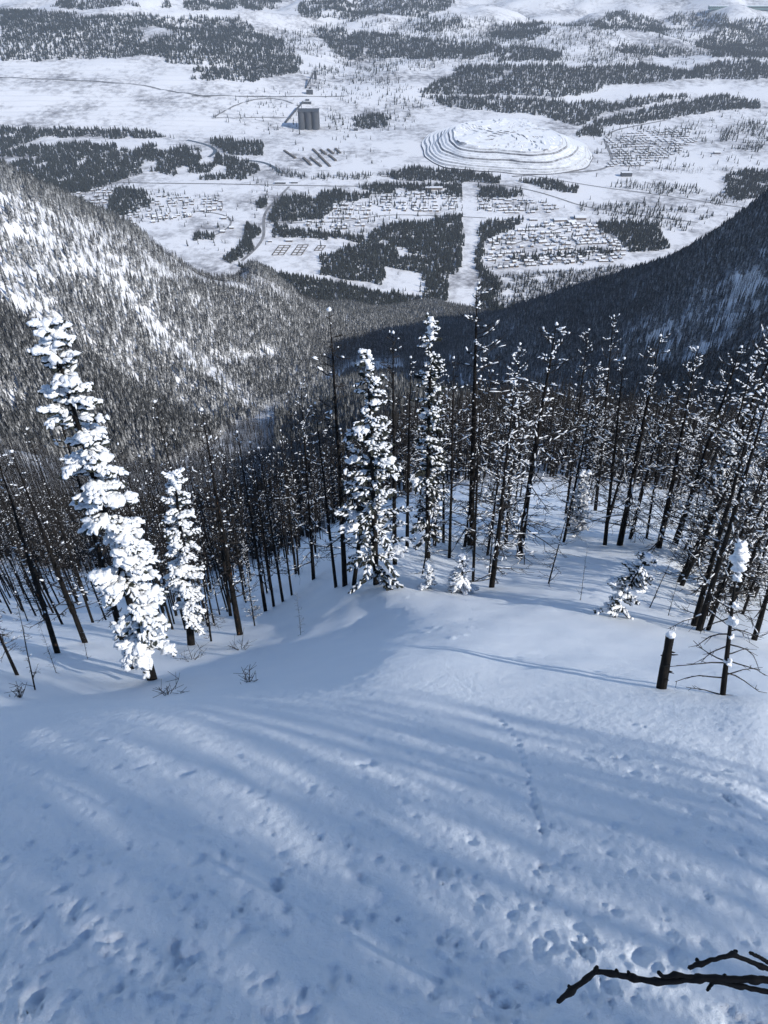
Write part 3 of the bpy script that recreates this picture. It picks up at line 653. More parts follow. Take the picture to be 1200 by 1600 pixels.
def burnt_parts(seed, H=10., r0=.13, nb=70, L0=1.5, start=.12, snow=.5, twigs=6, orange=False, big=0):
    """a burnt conifer: trunk, dead boughs and twigs, tufts of snow caught on them"""
    R = random.Random(seed); tm, tp = trunk_mb(R, H, r0, None); cb = MB(); sb = MB()
    for k in range(nb):
        t = start + (1 - start) * (k + R.random()) / nb; t = min(t, .985)
        L = L0 * (1.02 - t) ** .55 * R.uniform(.45, 1.2) + .12
        if R.random() < .22: L *= .45
        if big and R.random() < big: L *= 1.5
        p = tpos(tp, t); bp = bough(R, p, R.uniform(0, 6.28), L, R.uniform(-.45, .3) + (t > .8) * .3, R.uniform(.0, .8))
        rb = .012 + .016 * L / L0 * (1.1 - t)
        cb.tube(bp, np.linspace(rb, .007, 5), 4, 0, False)
        for q in range(int(twigs * R.uniform(.5, 1.3))):
            f = R.uniform(.2, 1); i = min(int(f * 4), 3); b0 = bp[i] + (bp[i + 1] - bp[i]) * (f * 4 - i)
            dd = bp[i + 1] - bp[i]; dd /= np.linalg.norm(dd) + 1e-9; sd = np.array([-dd[1], dd[0], 0]) * R.choice([-1, 1])
            l = L * R.uniform(.12, .34); e1 = b0 + (dd * .6 + sd * .8 + np.array([0, 0, R.uniform(-.4, .35)])) * l * .6; e2 = e1 + (dd + sd * .4 + np.array([0, 0, R.uniform(-.2, .5)])) * l * .5
            cb.tube([b0, e1, e2], [.011, .008, .006], 3, 0, False)
            if R.random() < snow * .55: blob(sb, e1 + (0, 0, .02), e2 - b0, (l * .33 + .03, R.uniform(.014, .030), R.uniform(.014, .028)), .3, 0, R=R)
        for i in range(4):
            if R.random() < snow:
                c = (bp[i] + bp[i + 1]) / 2; ln = np.linalg.norm(bp[i + 1] - bp[i])
                blob(sb, c + (0, 0, rb + .02), bp[i + 1] - bp[i], (ln * R.uniform(.25, .55), R.uniform(.015, .034), R.uniform(.015, .036)), .3, 0, R=R)
        if R.random() < snow * .35:
            w = R.uniform(.02, .05); blob(sb, bp[-1] + (0, 0, .03), bp[-1] - bp[-2], (w * 1.9, w, w * .8), .4, 1, R=R)
    for k in range(int(10 * snow)):
        t = R.uniform(.3, .98); p = tpos(tp, t); w = R.uniform(.03, .06); blob(sb, p + np.array([R.uniform(.03, .1), R.uniform(-.08, .04), 0]), (0, 1, 0), (w, w, w * 1.3), .3, 1, R=R)
    blob(sb, tpos(tp, 1.0) + (0, 0, .02), (1, 0, 0), (.05, .045, .06), .3, 1, R=R)
    return tm.mesh('trunk', M['bark_orange'] if orange else M['bark']), cb.mesh('boughs', M['twig']), sb.mesh('snow_load', M['load'])
def fir_parts(seed, H=9., r0=.12, nb=110, L0=1.0, start=.1, load=.8, prof=.8, pillow=.5, droop=.35, side=None):
    """a living fir: boughs with needled sprays under a load of snow"""
    R = random.Random(seed); tm, tp = trunk_mb(R, H, r0, None, .015); cb = MB(); sb = MB()
    for k in range(nb):
        t = start + (1 - start) * ((k + R.random()) / nb); t = min(t, .99)
        L = L0 * (1.03 - t) ** prof * R.uniform(.6, 1.15) + .10
        an = R.uniform(0, 6.28)
        if side is not None and t < .55 and R.random() < .75: an = side + R.gauss(0, .8)
        el = .25 - droop * 1.6 * (1 - t) + R.gauss(0, .12)
        bp = bough(R, tpos(tp, t), an, L, el, -.5 + R.uniform(-.1, .6))
        cb.tube(bp, np.linspace(.018, .006, 5), 4, 1, False)
        ns = max(5, int(20 * max(1, L0) ** 1.2 * (L / L0) ** .6)) + 2
        for q in range(ns):
            f = (q + R.random()) / ns * .95 + .05; i = min(int(f * 4), 3); b0 = bp[i] + (bp[i + 1] - bp[i]) * (f * 4 - i)
            dd = bp[i + 1] - bp[i]; dd /= np.linalg.norm(dd) + 1e-9; sg = 1 if q % 2 else -1; sd = np.array([-dd[1], dd[0], 0]) * sg
            l = (L * .26 * (1.1 - f * .7) + .06) * R.uniform(.7, 1.2); l = min(l, R.uniform(.12, .24)); dv = dd * .75 + sd * .75 + np.array([0, 0, R.uniform(-.45, .1)]); dv /= np.linalg.norm(dv)
            e = b0 + dv * l; wv = np.cross(dv, [0, 0, 1.0]); wv = wv / (np.linalg.norm(wv) + 1e-9) * R.uniform(.035, .06)
            for rr in range(3):                       # needle sprays: three narrow fans round the twig
                w_ = wv * (1, .6, .6)[rr] + np.array([0, 0, (0, .035, -.035)[rr]])
                cb.add([b0, b0 + dv * l * .55 + w_, e, b0 + dv * l * .55 - w_], None, [(0, 1, 2, 3)], 0)
            if R.random() < load:
                th = R.uniform(.02, .046) * (.7 + .5 * load)
                m_ = (b0 + e) / 2 + np.array([0, 0, .02 + th * .4]) + dv * l * .08
                blob(sb, m_, dv, (l * R.uniform(.35, .6), th * 1.3, th), .4, 0 if l < .14 else 1, R=R)
        if R.random() < pillow:
            f = R.uniform(.45, .85); i = min(int(f * 4), 3); c = bp[i] + (bp[i + 1] - bp[i]) * (f * 4 - i); w = (.07 + .17 * L) * R.uniform(.7, 1.2)
            
            for g_ in range(5):
                w2 = w * R.uniform(.35, .75); blob(sb, c + np.array([R.gauss(0, .5) * w, R.gauss(0, .5) * w, .04 + R.uniform(-.1, .25) * w]), bp[i + 1] - bp[i] + np.array([R.gauss(0, .2), R.gauss(0, .2), 0]), (w2 * 1.3, w2, w2 * .7), .32, 1 if w2 < .09 else 2, R=R)
    for k in range(5): blob(sb, tpos(tp, .93 + .015 * k) + np.array([R.gauss(0, .05), R.gauss(0, .05), 0]), (0, 1, 0), (.10, .09, .12), .3, 1, R=R)
    return tm.mesh('trunk', M['bark']), cb.mesh('boughs', [M['needle'], M['twig']]), sb.mesh('snow_load', M['load'])

def put(name, parts, base, top, H, label, cat='tree', group=None, spin=None, fat=1.0):
    """stand a tree on base so that its tip reaches top"""
    b = Vector(base); d = Vector(top) - b; s = d.length / H
    o = link(name, None, None, label, cat, group, None, b)
    q = Vector((0, 0, 1)).rotation_difference(d.normalized()) @ Quaternion((0, 0, 1), random.uniform(0, 6.28) if spin is None else spin)
    o.rotation_mode = 'QUATERNION'; o.rotation_quaternion = q; o.scale = (s * fat, s * fat, s); o.empty_display_size = .3
    par = o
    for n_, me in zip(('trunk', 'crown', 'snow_load'), parts):
        if me is not None and len(me.vertices): par = link(n_, me, par if n_ == 'snow_load' else o, kind=None if n_ == 'trunk' else 'stuff')
    return o
def span(bx, by, tx, ty, lo=3.):
    b = hit(bx, by, lo, 400); b[2] = ter(b[0], b[1]); t = at(tx, ty, b[1] + .15); return b, t
BURNT = [burnt_parts(100 + i, nb=[72, 90, 80, 64, 96][i], L0=[1.25, 1.5, 1.35, 1.7, 1.2][i], snow=[.28, .36, .24, .34, .40][i], start=.08, twigs=11, big=[0, .08, 0, .15, .05][i], r0=[.095, .11, .085, .12, .08][i]) for i in range(5)]
SLIM = [burnt_parts(120 + i, r0=[.085, .07, .10, .08][i], nb=[56, 48, 62, 74][i], L0=.75, snow=.08, twigs=8, start=.2, orange=(i == 2)) for i in range(4)]
THIN = [burnt_parts(140 + i, r0=.05, nb=[30, 44][i], L0=[.9, 1.3][i], snow=.08, twigs=5, start=.05) for i in range(2)]
TREES = [  # base px, top px, set, variant, fat, label
 ((205,1045),(92,640),'S',2,1.1,'thick black trunk close against the snow-heavy left fir'),
 ((90,1020),(-8,690),'S',2,1.1,'burnt trunk with rusty flaked bark near the left edge'),
 ((133,1004),(18,705),'S',0,1.35,'stout black leaning trunk between the rusty trunk and the left fir'),
 ((27,1055),(-60,860),'S',1,1.4,'short thick black trunk cut by the left edge'),
 ((55,1078),(24,925),'T',0,1.1,'thin bent sapling with snowy curled tip at the left'),
 ((88,1052),(58,965),'T',1,.7,'thin dark sapling between two left trunks'),
 ((137,1030),(122,960),'T',0,.8,'slim dead stem before the stout left trunk'),
 ((375,992),(312,640),'S',2,1.15,'tall burnt trunk with orange patch near its foot'),
 ((330,1002),(300,770),'B',2,.6,'snow-flecked dead fir beside the slim snowy fir'),
 ((415,955),(372,675),'S',0,1.,'black trunk right of the orange-patched trunk'),
 ((428,948),(392,690),'S',1,1.,'slim black trunk at the head of the left gully, first of three'),
 ((442,940),(405,700),'S',3,1.,'slim black trunk at the head of the left gully, second of three'),
 ((456,930),(425,700),'S',1,.9,'slim black trunk at the head of the left gully, third of three'),
 ((398,978),(378,845),'B',4,.8,'small dead tree with star-shaped snowy twigs by the gully edge'),
 ((470,992),(464,925),'T',1,.8,'thin drooping twig stem on the snow below the gully stand'),
 ((490,905),(470,600),'B',3,.7,'black tree with curled snowy branch loops left of the tall pole'),
 ((525,918),(492,630),'S',0,.9,'leaning black trunk just left of the tall bare pole'),
 ((539,915),(520,484),'S',1,1.35,'very tall bare black pole with snow-tipped top'),
 ((553,914),(592,600),'S',3,1.2,'black trunk leaning in behind the central snowy fir'),
 ((617,882),(613,520),'S',3,1.1,'black spar just right of the central snowy fir'),
 ((636,855),(641,560),'S',0,1.,'black spar in the gap right of the central fir'),
 ((660,897),(690,735),'T',1,1.2,'thin leaning burnt stem right of the central fir'),
 ((702,872),(712,560),'S',1,1.,'slim spar left of the tallest branchy burnt tree'),
 ((735,852),(745,452),'B',3,1.1,'tallest burnt tree with long snowy side branches'),
 ((739,908),(752,590),'S',0,.75,'slim black pole in front of the tallest burnt tree'),
 ((768,918),(808,600),'B',1,1.05,'branchy burnt tree on the lip of the lit snow'),
 ((764,905),(782,690),'T',0,.8,'thin stem beside the branchy tree on the lip'),
 ((811,872),(862,508),'B',1,1.15,'big burnt tree thick with snow-flecked twigs'),
 ((790,850),(815,540),'B',4,1.,'flecked burnt tree behind the lip'),
 ((857,912),(895,770),'T',1,1.3,'leaning thin burnt tree with a fan of fine twigs'),
 ((884,805),(920,515),'B',2,.85,'narrow flecked tree with pointed top right of the big burnt tree'),
 ((930,798),(962,495),'B',0,.9,'pointed burnt tree behind the shadow-striped snow'),
 ((945,852),(975,560),'S',0,1.1,'black spar left of the broad burnt tree'),
 ((968,852),(1032,525),'B',3,1.05,'broad burnt tree with long drooping snowy boughs'),
 ((1010,842),(1040,640),'S',3,1.,'short black spar between two broad burnt trees'),
 ((1029,856),(1096,545),'B',1,1.1,'burnt tree with tufted crown on the right of the ridge'),
 ((907,938),(918,850),'T',0,.8,'thin upright stem on the striped snow'),
 ((1015,950),(1058,855),'T',0,1.2,'thin leaning stem on the right-hand snow edge'),
 ((1044,962),(1066,880),'T',1,.8,'thin forked stem on the right-hand snow edge'),
 ((1084,978),(1188,610),'S',0,1.3,'first black trunk of the leaning right-hand clump'),
 ((1092,985),(1210,590),'B',3,.9,'second trunk of the leaning right-hand clump'),
 ((1106,985),(1212,680),'S',3,1.1,'third black trunk of the leaning right-hand clump'),
 ((1178,1000),(1258,740),'S',0,1.5,'black trunk cut by the right edge'),
 ((1140,930),(1200,690),'B',4,1.,'twiggy tree behind the right-hand clump'),
 ((1070,905),(1100,720),'B',2,.9,'twiggy tree left of the right-hand clump'),
 ((1160,960),(1232,760),'B',0,1.,'twiggy tree close to the right edge'),
]
for (b_, t_, set_, v_, fat_, lab_) in TREES:
    b, t = span(*b_, *t_); put('burnt_tree', {'B': BURNT, 'S': SLIM, 'T': THIN}[set_][v_], b, t, 10., lab_, 'tree', None, None, fat_)
FIRS = [
 ((238,1062),(80,500),dict(seed=201, H=9., nb=125, L0=.66, load=.82, pillow=.40, prof=.4, start=.12, droop=.5, side=.1),'tall leaning fir heaped with snow at the left'),
 ((299,1008),(276,738),dict(seed=202, H=7., nb=80, L0=.52, load=.75, pillow=.3, prof=.35, start=.18),'slim snowy fir right of the tall left fir'),
 ((588,913),(574,545),dict(seed=203, H=10., nb=110, L0=1.5, load=.48, pillow=.10, prof=.7, start=.08, droop=.12),'snow-frosted fir in the middle of the ridge'),
 ((668,872),(672,495),dict(seed=204, H=11., nb=120, L0=.75, load=.36, pillow=.04, prof=.45, start=.12),'narrow snow-flecked fir with pointed top right of the middle fir'),
 ((722,926),(722,868),dict(seed=205, H=2., nb=46, L0=.62, load=1., pillow=.3, prof=.8, start=.02, r0=.04),'tiny white-coated fir on the edge of the lit snow'),
 ((668,920),(668,885),dict(seed=206, H=1.4, nb=26, L0=.5, load=.9, pillow=.2, prof=.8, start=.02, r0=.03),'tiny snowy sapling under the middle fir'),
 ((896,838),(914,740),dict(seed=207, H=4., nb=60, L0=.55, load=.85, pillow=.5, prof=.4, start=.1, r0=.06),'small snow-capped fir behind the leaning thin tree'),
 ((955,962),(1012,868),dict(seed=208, H=2.6, nb=40, L0=.6, load=.55, pillow=.3, prof=.4, start=.15, r0=.045, droop=.6),'bowed sapling with snow lumps on the right-hand snow edge'),
 ((1165,930),(1222,590),dict(seed=209, H=10., nb=130, L0=1.1, load=.8, pillow=.35, prof=.6),'snow-laden fir at the right edge above the clump'),
 ((1122,890),(1142,690),dict(seed=210, H=8., nb=110, L0=1.2, load=.5, pillow=.05, prof=.75),'frosted pointed fir beyond the right-hand clump'),
]
for b_, t_, kw, lab_ in FIRS:
    b, t = span(*b_, *t_); H = kw['H']; put('snowy_fir', fir_parts(**kw), b, t, H, lab_, 'tree', None, 0.)
# dense stand on the edge of the left gully and behind the ridge
R = random.Random(31); made = 0
while made < 210:
    X0 = R.uniform(-60, 545); d = R.uniform(17, 66); xx = (X0 - 600) / F * d * 1.33; yy = d
    p = np.array([xx, yy, ter(xx, yy)]); qx, qy = proj(p)
    edge = np.interp(qx, [0, 130, 250, 330, 440, 500, 545], [985, 985, 1008, 998, 945, 900, 860])
    if qy > edge - 2 or qx > 560 or qx < -60: continue
    H = R.uniform(6.0, 12.5); t = p + np.array([R.gauss(0, .25), R.gauss(0, .2), H])
    put('burnt_tree', SLIM[R.choice([0, 1, 1, 3, 3, 2])], p, t, 10., 'slim burnt trunk in the dense stand on the left gully edge', 'tree', 'burnt trunks on the left gully edge', None, R.uniform(.5, .85)); made += 1
made = 0
while made < 30:
    qx = R.uniform(600, 1180); qy = R.uniform(770, 900); p = hit(qx, qy, 20, 120); p[2] = ter(p[0], p[1])
    if not 28 < p[1] < 75: continue
    H = R.uniform(8, 12); t = p + np.array([R.gauss(0, .3), R.gauss(0, .3), H])
    put('burnt_tree', (BURNT + SLIM)[R.randrange(9)], p, t, 10., 'snow-flecked burnt tree in the thicket behind the ridge', 'tree', 'burnt trees in the thicket behind the ridge', None, R.uniform(.7, 1.)); made += 1

made = 0
while made < 16:
    qx = R.uniform(1040, 1215); qy = R.uniform(850, 985); p = hit(qx, qy, 8, 120); p[2] = ter(p[0], p[1])
    if qy > np.interp(qx, [1040, 1085, 1150, 1215], [880, 965, 975, 985]): continue
    H = R.uniform(.22, .34) * np.linalg.norm(p); t = p + np.array([R.gauss(0, .3), R.gauss(0, .3), H])
    put('burnt_tree', BURNT[R.randrange(5)], p, t, 10., 'twiggy burnt tree in the tangle at the right edge', 'tree', 'burnt trees tangled at the right edge', None, R.uniform(.9, 1.2)); made += 1

# ------------------------------------------------------------------ stump, slender dead tree, shrub, branch
def stump():
    b, t = span(1033, 1076, 1047, 994); d = Vector(t) - Vector(b); H = d.length; R = random.Random(5); mb = MB(); sb = MB()
    k = 9; tt = np.linspace(0, 1, k); pts = np.column_stack([np.zeros(k), np.zeros(k), tt * H]); pts[0, 2] = -.4
    mb.tube(pts, [.092 * (1.1 - .25 * a) * R.uniform(.93, 1.07) for a in tt], 10, 0, False)
    v = [(.078 * math.cos(a), .078 * math.sin(a), H + R.uniform(-.01, .03)) for a in np.arange(10) * .628]; mb.add(v + [(0, 0, H)], [(a, (a + 1) % 10, 10) for a in range(10)])
    o = link('broken_stump', None, None, 'broken black tree stump capped with snow on the lit slope', 'stump', None, None, b)
    o.rotation_mode = 'QUATERNION'; o.rotation_quaternion = Vector((0, 0, 1)).rotation_difference(d.normalized())
    tk = link('trunk', mb.mesh('trunk', M['bark']), o)
    for q in range(9):
        s_ = MB(); an = R.uniform(0, 6.28); zz = H * R.uniform(.15, .9); e = np.array([math.cos(an), math.sin(an), .1])
        s_.tube([e * .06 + (0, 0, zz), e * .11 + (0, 0, zz), e * R.uniform(.13, .2) + (0, 0, zz + .02)], [.022, .016, .006], 5); link('branch_stub', s_.mesh('branch_stub', M['bark']), tk)
    blob(sb, (0.01, 0, H + .03), (1, 0, 0), (.085, .08, .07), .2, 2, R=R); link('snow_cap', sb.mesh('snow_cap', M['load']), o)
stump()
def slender():
    b, t = span(1129, 1086, 1155, 845); d = Vector(t) - Vector(b); H = d.length; R = random.Random(9)
    tm, tp = trunk_mb(R, H, .055, None, .012)
    o = link('dead_sapling', None, None, 'slender dead tree with snow knobs and bare downswept branches by the stump', 'tree', None, None, b)
    o.rotation_mode = 'QUATERNION'; o.rotation_quaternion = Vector((0, 0, 1)).rotation_difference(d.normalized())
    tk = link('trunk', tm.mesh('trunk', M['bark']), o)
    for k, (t_, an, L, el) in enumerate([(.03, 3.3, .55, .25), (.05, -.2, .75, -.1), (.06, 2.9, .7, .3), (.08, -.5, .8, -.25), (.13, 3.1, .95, .28), (.15, .1, .7, .1), (.17, -.3, .8, -.35), (.24, 3.15, 1.15, .25), (.25, 2.6, .7, .2), (.26, -.4, .8, -.3), (.3, .4, .55, -.4), (.36, 3.2, .6, -.3), (.37, -.2, .75, -.35), (.44, 2.8, .7, -.2), (.46, .2, .6, -.2), (.55, 3.3, .6, -.2), (.57, .3, .5, -.1), (.68, 3.0, .5, 0), (.7, .1, .4, 0), (.8, 3.2, .3, .2), (.82, 0, .3, .1)]):
        bm_ = MB(); bp = bough(R, tpos(tp, t_), an, L, el, -.5); bm_.tube(bp, np.linspace(.016, .006, 5), 5)
        for q in range(4):
            f = R.uniform(.3, 1); i = min(int(f * 4), 3); b0 = bp[i] + (bp[i + 1] - bp[i]) * (f * 4 - i); dd = bp[i + 1] - bp[i]; dd /= np.linalg.norm(dd)
            bm_.tube([b0, b0 + (dd * .7 + np.array([R.gauss(0, .4), R.gauss(0, .4), R.gauss(-.1, .3)])) * L * R.uniform(.12, .28)], [.008, .004], 3)
        link('branch', bm_.mesh('branch', M['twig']), o)
    for t_, w, hgt in [(.255, .065, .10), (.43, .055, .05), (.53, .075, .11), (.63, .05, .06), (.86, .09, .11), (.92, .12, .10), (.96, .11, .10), (.985, .07, .08), (.80, .06, .12), (.9, .09, .12)]:
        sb = MB(); blob(sb, tpos(tp, t_) + np.array([.02, -.04, 0]), (1, 0, 0), (w, w * .9, hgt), .4, 2, R=R); link('snow_knob', sb.mesh('snow_knob', M['load']), tk)
slender()
def shrub(bx, by, h, label, seed):
    b = hit(bx, by, 3, 100); b[2] = ter(b[0], b[1]); R = random.Random(seed); o = link('bare_shrub', None, None, label, 'shrub', None, None, b)
    for k in range(7):
        m_ = MB(); bp = bough(R, (0, 0, -.1), R.uniform(0, 6.28), h * R.uniform(.6, 1.1), R.uniform(.5, 1.3), R.uniform(-.3, .3)); m_.tube(bp, np.linspace(.012, .005, 5), 4)
        for q in range(5):
            i = R.randrange(1, 4); m_.tube([bp[i], bp[i] + np.array([R.gauss(0, .2), R.gauss(0, .2), R.uniform(0, .3)]) * h], [.007, .004], 3)
        link('stem', m_.mesh('stem', M['twig']), o)
shrub(388, 1066, .55, 'small bare shrub sticking out of the shaded snow', 3)
shrub(30, 1090, .5, 'tuft of bare twigs at the left edge of the snow', 4)
shrub(262, 1085, .8, 'drooping bare twigs at the foot of the tall left fir', 6)
shrub(300, 1030, .8, 'bare twigs fanned round the foot of the slim snowy fir', 7)
shrub(376, 1015, .8, 'bare twigs fanned out on the snow by the orange-patched trunk', 8)

def near_branch():
    """bare branch of a sapling that stands just outside the picture on the right"""
    D = 1.05
    def q(px_, py_, k=1.0):
        r = ray(px_, py_); return r / (r[1] * CP - r[2] * SP) * D * k
    tx = 1.75; ty = .8; tz = float(ter(tx, ty)); base = np.array([tx, ty, tz])
    o = link('bare_sapling', None, None, 'bare sapling reaching a black knotty branch in from the right', 'tree', None, None, base)
    mb = MB(); top = np.array([tx - .05, ty + .02, .15]); R = random.Random(2)
    kz = np.linspace(0, 1, 7); pts = base + (top - base) * kz[:, None] + np.array([[R.gauss(0, .012), R.gauss(0, .012), 0] for _ in kz]); pts[0, 2] -= .3
    mb.tube(pts - base, np.linspace(.028, .012, 7), 8); link('trunk', mb.mesh('trunk', M['bark']), o)
    def limb(path, r0, r1, knots, name='branch', par=None):
        p = np.array([q(a, b_, k) for a, b_, k in path]); m_ = MB(); n_ = 240
        s = np.concatenate([[0], np.cumsum(np.linalg.norm(np.diff(p, axis=0), axis=1))]); u = np.linspace(0, s[-1], n_)
        pp = np.stack([np.interp(u, s, p[:, i]) for i in range(3)], -1); pp[1:-1] += np.array([[R.gauss(0, .0006) for _ in range(3)] for _ in range(n_ - 2)]); pp[1:-1] = (pp[:-2] + pp[1:-1] * 2 + pp[2:]) / 4; rad = np.linspace(r0, r1, n_) * (1 + np.array([R.uniform(-.06, .06) for _ in u]))
        for kn in knots: rad += r0 * R.uniform(.12, .34) * np.exp(-((u / s[-1] - kn) / .006) ** 2)
        m_.tube(pp - base, rad, 8); return link(name, m_.mesh(name, M['black_bark']), par or o)
    J = proj(base + (top - base) * .62)
    main = limb([(1900,1560,1.0),(1330,1540,1.0),(1200,1531,1.0),(1130,1530,1.0),(1100,1528,1.0),(1030,1535,1.0),(1000,1530,1.0),(965,1523,1.0),(932,1517,1.0),(892,1548,1.0),(872,1565,1.0)], .0085, .0035, [.69, .745, .772, .835, .872, .905, .945, .975])
    limb([(1900,1620,1.0),(1330,1572,1.0),(1200,1550,1.0),(1160,1542,1.0),(1110,1532,1.0),(1090,1527,1.0),(1055,1522,1.0),(1035,1527,1.0),(1029,1519,1.0)], .0075, .003, [.85, .92, .965])
    limb([(1900,1590,1.0),(1330,1552,1.0),(1200,1514,.99),(1145,1491,.99),(1090,1507,.99),(1077,1512,.99)], .006, .003, [.86, .915, .98])
    limb([(1330,1558,1.0),(1205,1507,.98),(1190,1497,.98),(1172,1489,.98)], .005, .0025, [.8])
    for (a_, b_, c_, d_) in [(985,1528,982,1519),(930,1517,933,1511),(1092,1507,1089,1499),(1145,1491,1150,1486),(893,1547,889,1541),(1130,1530,1133,1524),(965,1523,963,1516)]: limb([(a_, b_, 1.0), (c_, d_, 1.0)], .0032, .0022, [], 'bud', main)
    limb([(1120,1533,1.0),(1112,1537,1.0),(1105,1547,1.0)], .003, .0018, [], 'twig', main)
near_branch()

# ------------------------------------------------------------------ trees uphill on the sunward side, whose shadows stripe the slope
R = random.Random(77); made = 0
SH = Vector((S.x, S.y, 0)).normalized(); SN = Vector((-SH.y, SH.x, 0))
AIM = [(1150,1190),(1050,1240),(950,1180),(1180,1260),(820,1220),(1100,1330),(700,1160)]
for k in range(600):
    if made >= 20: break
    tpx, tpy = AIM[made] if made < len(AIM) else (R.uniform(0, 1200), R.uniform(1120, 1600)); p = hit(tpx, tpy, .8, 20)
    tt = R.uniform(16, 55); c = Vector(p) + SH * tt; zz = float(ter(c.x, c.y)); H = R.uniform(10, 15)
    if abs(c.x) < .8 * (c.y + K) + 2 and c.y > -1.5: continue
    need = p[2] + tt * math.tan(SUN_EL) - zz
    if not (1.0 < need < H * .93): continue
    put('burnt_tree', (BURNT + SLIM[:2])[R.randrange(7)], (c.x, c.y, zz), (c.x + R.gauss(0, .2), c.y, zz + H), 10., 'burnt tree uphill on the sunny side, its shadow on the slope', 'tree', 'burnt trees uphill casting shadows', None, 1.1); made += 1
print('uphill trees', made)
# ------------------------------------------------------------------ houses, halls, plant
def house_mesh(w, d, h, rise, wall, over=.5):
    mb = MB(); mb.box((0, 0, h / 2 - 1), (w / 2, d / 2, h / 2 + 1), 0)
    a, b = w / 2 + over, d / 2 + over
    v = [(-a, -b, h), (a, -b, h), (a, b, h), (-a, b, h), (-a, 0, h + rise), (a, 0, h + rise)]
    v += [(x_, y_, z_ + .6) for x_, y_, z_ in v]
    mb.add(v, [(6, 9, 10), (7, 11, 8), (0, 4, 3), (1, 2, 5)], [(6, 10, 11, 7), (9, 8, 11, 10), (0, 1, 7, 6), (2, 3, 9, 8), (0, 6, 10, 4), (3, 4, 10, 9), (1, 5, 11, 7), (2, 8, 11, 5), (0, 1, 5, 4), (3, 2, 5, 4)], 1)
    return mb.mesh('house', [wall, M['load']], False)
HM = [house_mesh(13, 9, 4, 2.4, M['wall']), house_mesh(11, 9, 5.5, 2.8, M['wall_b']), house_mesh(15, 8, 3.6, 2.0, M['wall'])]
ESTATES = [
 ('the near town right of the cleared strip', [(745,405),(765,375),(850,348),(928,352),(968,380),(978,396),(955,414),(900,412),(830,416),(760,422)], 17, 24, .12, 190),
 ('the upper street right of the cleared strip', [(748,311),(820,312),(880,322),(870,333),(800,334),(748,328)], 18, 24, .05, 45),
 ('the middle suburb left of the cleared strip', [(600,305),(660,300),(712,305),(712,330),(650,332),(600,330)], 18, 24, .0, 60),
 ('the middle suburb behind the campground', [(478,350),(510,322),(600,312),(600,330),(572,352),(560,365),(480,362)], 20, 28, -.1, 45),
 ('the left suburb', [(190,328),(250,306),(345,312),(350,328),(290,342),(200,352)], 20, 26, .15, 70),
 ('the suburb above the burnt ridge', [(80,312),(170,292),(180,300),(165,318),(100,318)], 22, 28, .1, 30),
 ('the right-hand town', [(938,215),(1000,205),(1075,200),(1088,222),(1060,240),(1000,262),(948,262),(960,235)], 20, 30, .08, 230),
 ('the roadside village left of the creek', [(120,240),(200,236),(240,262),(180,270),(120,262)], 34, 40, .2, 14),
]
spots = []
for who, poly, dx, dy, ang, cap in ESTATES:
    w = np.array([vhit(*q)[:2] for q in poly]); c = w.mean(0); r = np.abs(w - c).max() * 1.5; loc = []
    for j in range(int(-r / dy), int(r / dy) + 1):
        for i in range(int(-r / dx), int(r / dx) + 1):
            if i % 9 == 4: continue
            u, v_ = i * dx + rng.normal(0, 1.5), j * dy + rng.normal(0, 1.2) + 14 * math.sin(i * .09 + j)
            p = c + np.array([u * math.cos(ang) - v_ * math.sin(ang), u * math.sin(ang) + v_ * math.cos(ang)]); p = np.append(p, val(*p)); qx, qy = proj(p)
            if inpoly(np.array([qx]), np.array([qy]), poly)[0] and rng.random() < .85: loc.append((p, ang + rng.normal(0, .06) + (math.pi / 2 if rng.random() < .25 else 0), who))
    rng.shuffle(loc); spots += loc[:cap]
spots.sort(key=lambda s_: np.linalg.norm(s_[0]))
for p, a, who in spots[:300]:
    o = link('house', HM[int(rng.integers(3))], None, f'small snow-roofed house among others alike in {who}', 'house', f'houses of {who}', None, p); o.rotation_euler = (0, 0, a)
mb = MB()
for p, a, who in spots[300:]:
    mb.box(p + np.array([0, 0, 1.5]), (6, 4.5, 2.5), 0, a); mb.box(p + np.array([0, 0, 4.6]), (6.4, 4.9, .6), 1, a)
if mb.n: link('far_houses', mb.mesh('far_houses', [M['wall'], M['load']], False), kind='stuff', label='small snow-roofed houses of the right-hand town', cat='houses')
print('houses', len(spots))
def hall(px_, py_, w, d, h, wall, name, label, cat, ang=0., rise=3.):
    p = vhit(px_, py_); p[2] = float(val(p[0], p[1])); o = link(name, None, None, label, cat, None, None, p); o.rotation_euler = (0, 0, ang)
    m_ = MB(); m_.box((0, 0, h / 2 - 1), (w / 2, d / 2, h / 2 + 1)); wo = link('wall', m_.mesh('wall', wall, False), o)
    m_ = MB(); a, b = w / 2 + .8, d / 2 + .8; v = [(-a, -b, h), (a, -b, h), (a, b, h), (-a, b, h), (-a, 0, h + rise), (a, 0, h + rise)]
    m_.add(v, [(0, 4, 3), (1, 2, 5)], [(0, 1, 5, 4), (2, 3, 4, 5), (0, 3, 2, 1)]); ro = link('roof', m_.mesh('roof', M['load'], False), o); ro.location = (0, 0, .02)
    for k in range(max(2, int(w / 12))):
        m_ = MB(); m_.box((-w / 2 + (k + .5) * w / max(2, int(w / 12)), -d / 2 - .1, h * .5), (w / 40 + .8, .12, h * .2)); link('window', m_.mesh('window', M['shed'], False), wo)
    return o
hall(786, 346, 48, 12, 5, M['wall_b'], 'long_hall', 'long low white-roofed hall beside the wood right of the cleared strip', 'building', .05, 1.5)
hall(833, 344, 26, 18, 5, M['wall'], 'town_hall', 'white-roofed building at the top corner of the near town', 'building', 0, 2)
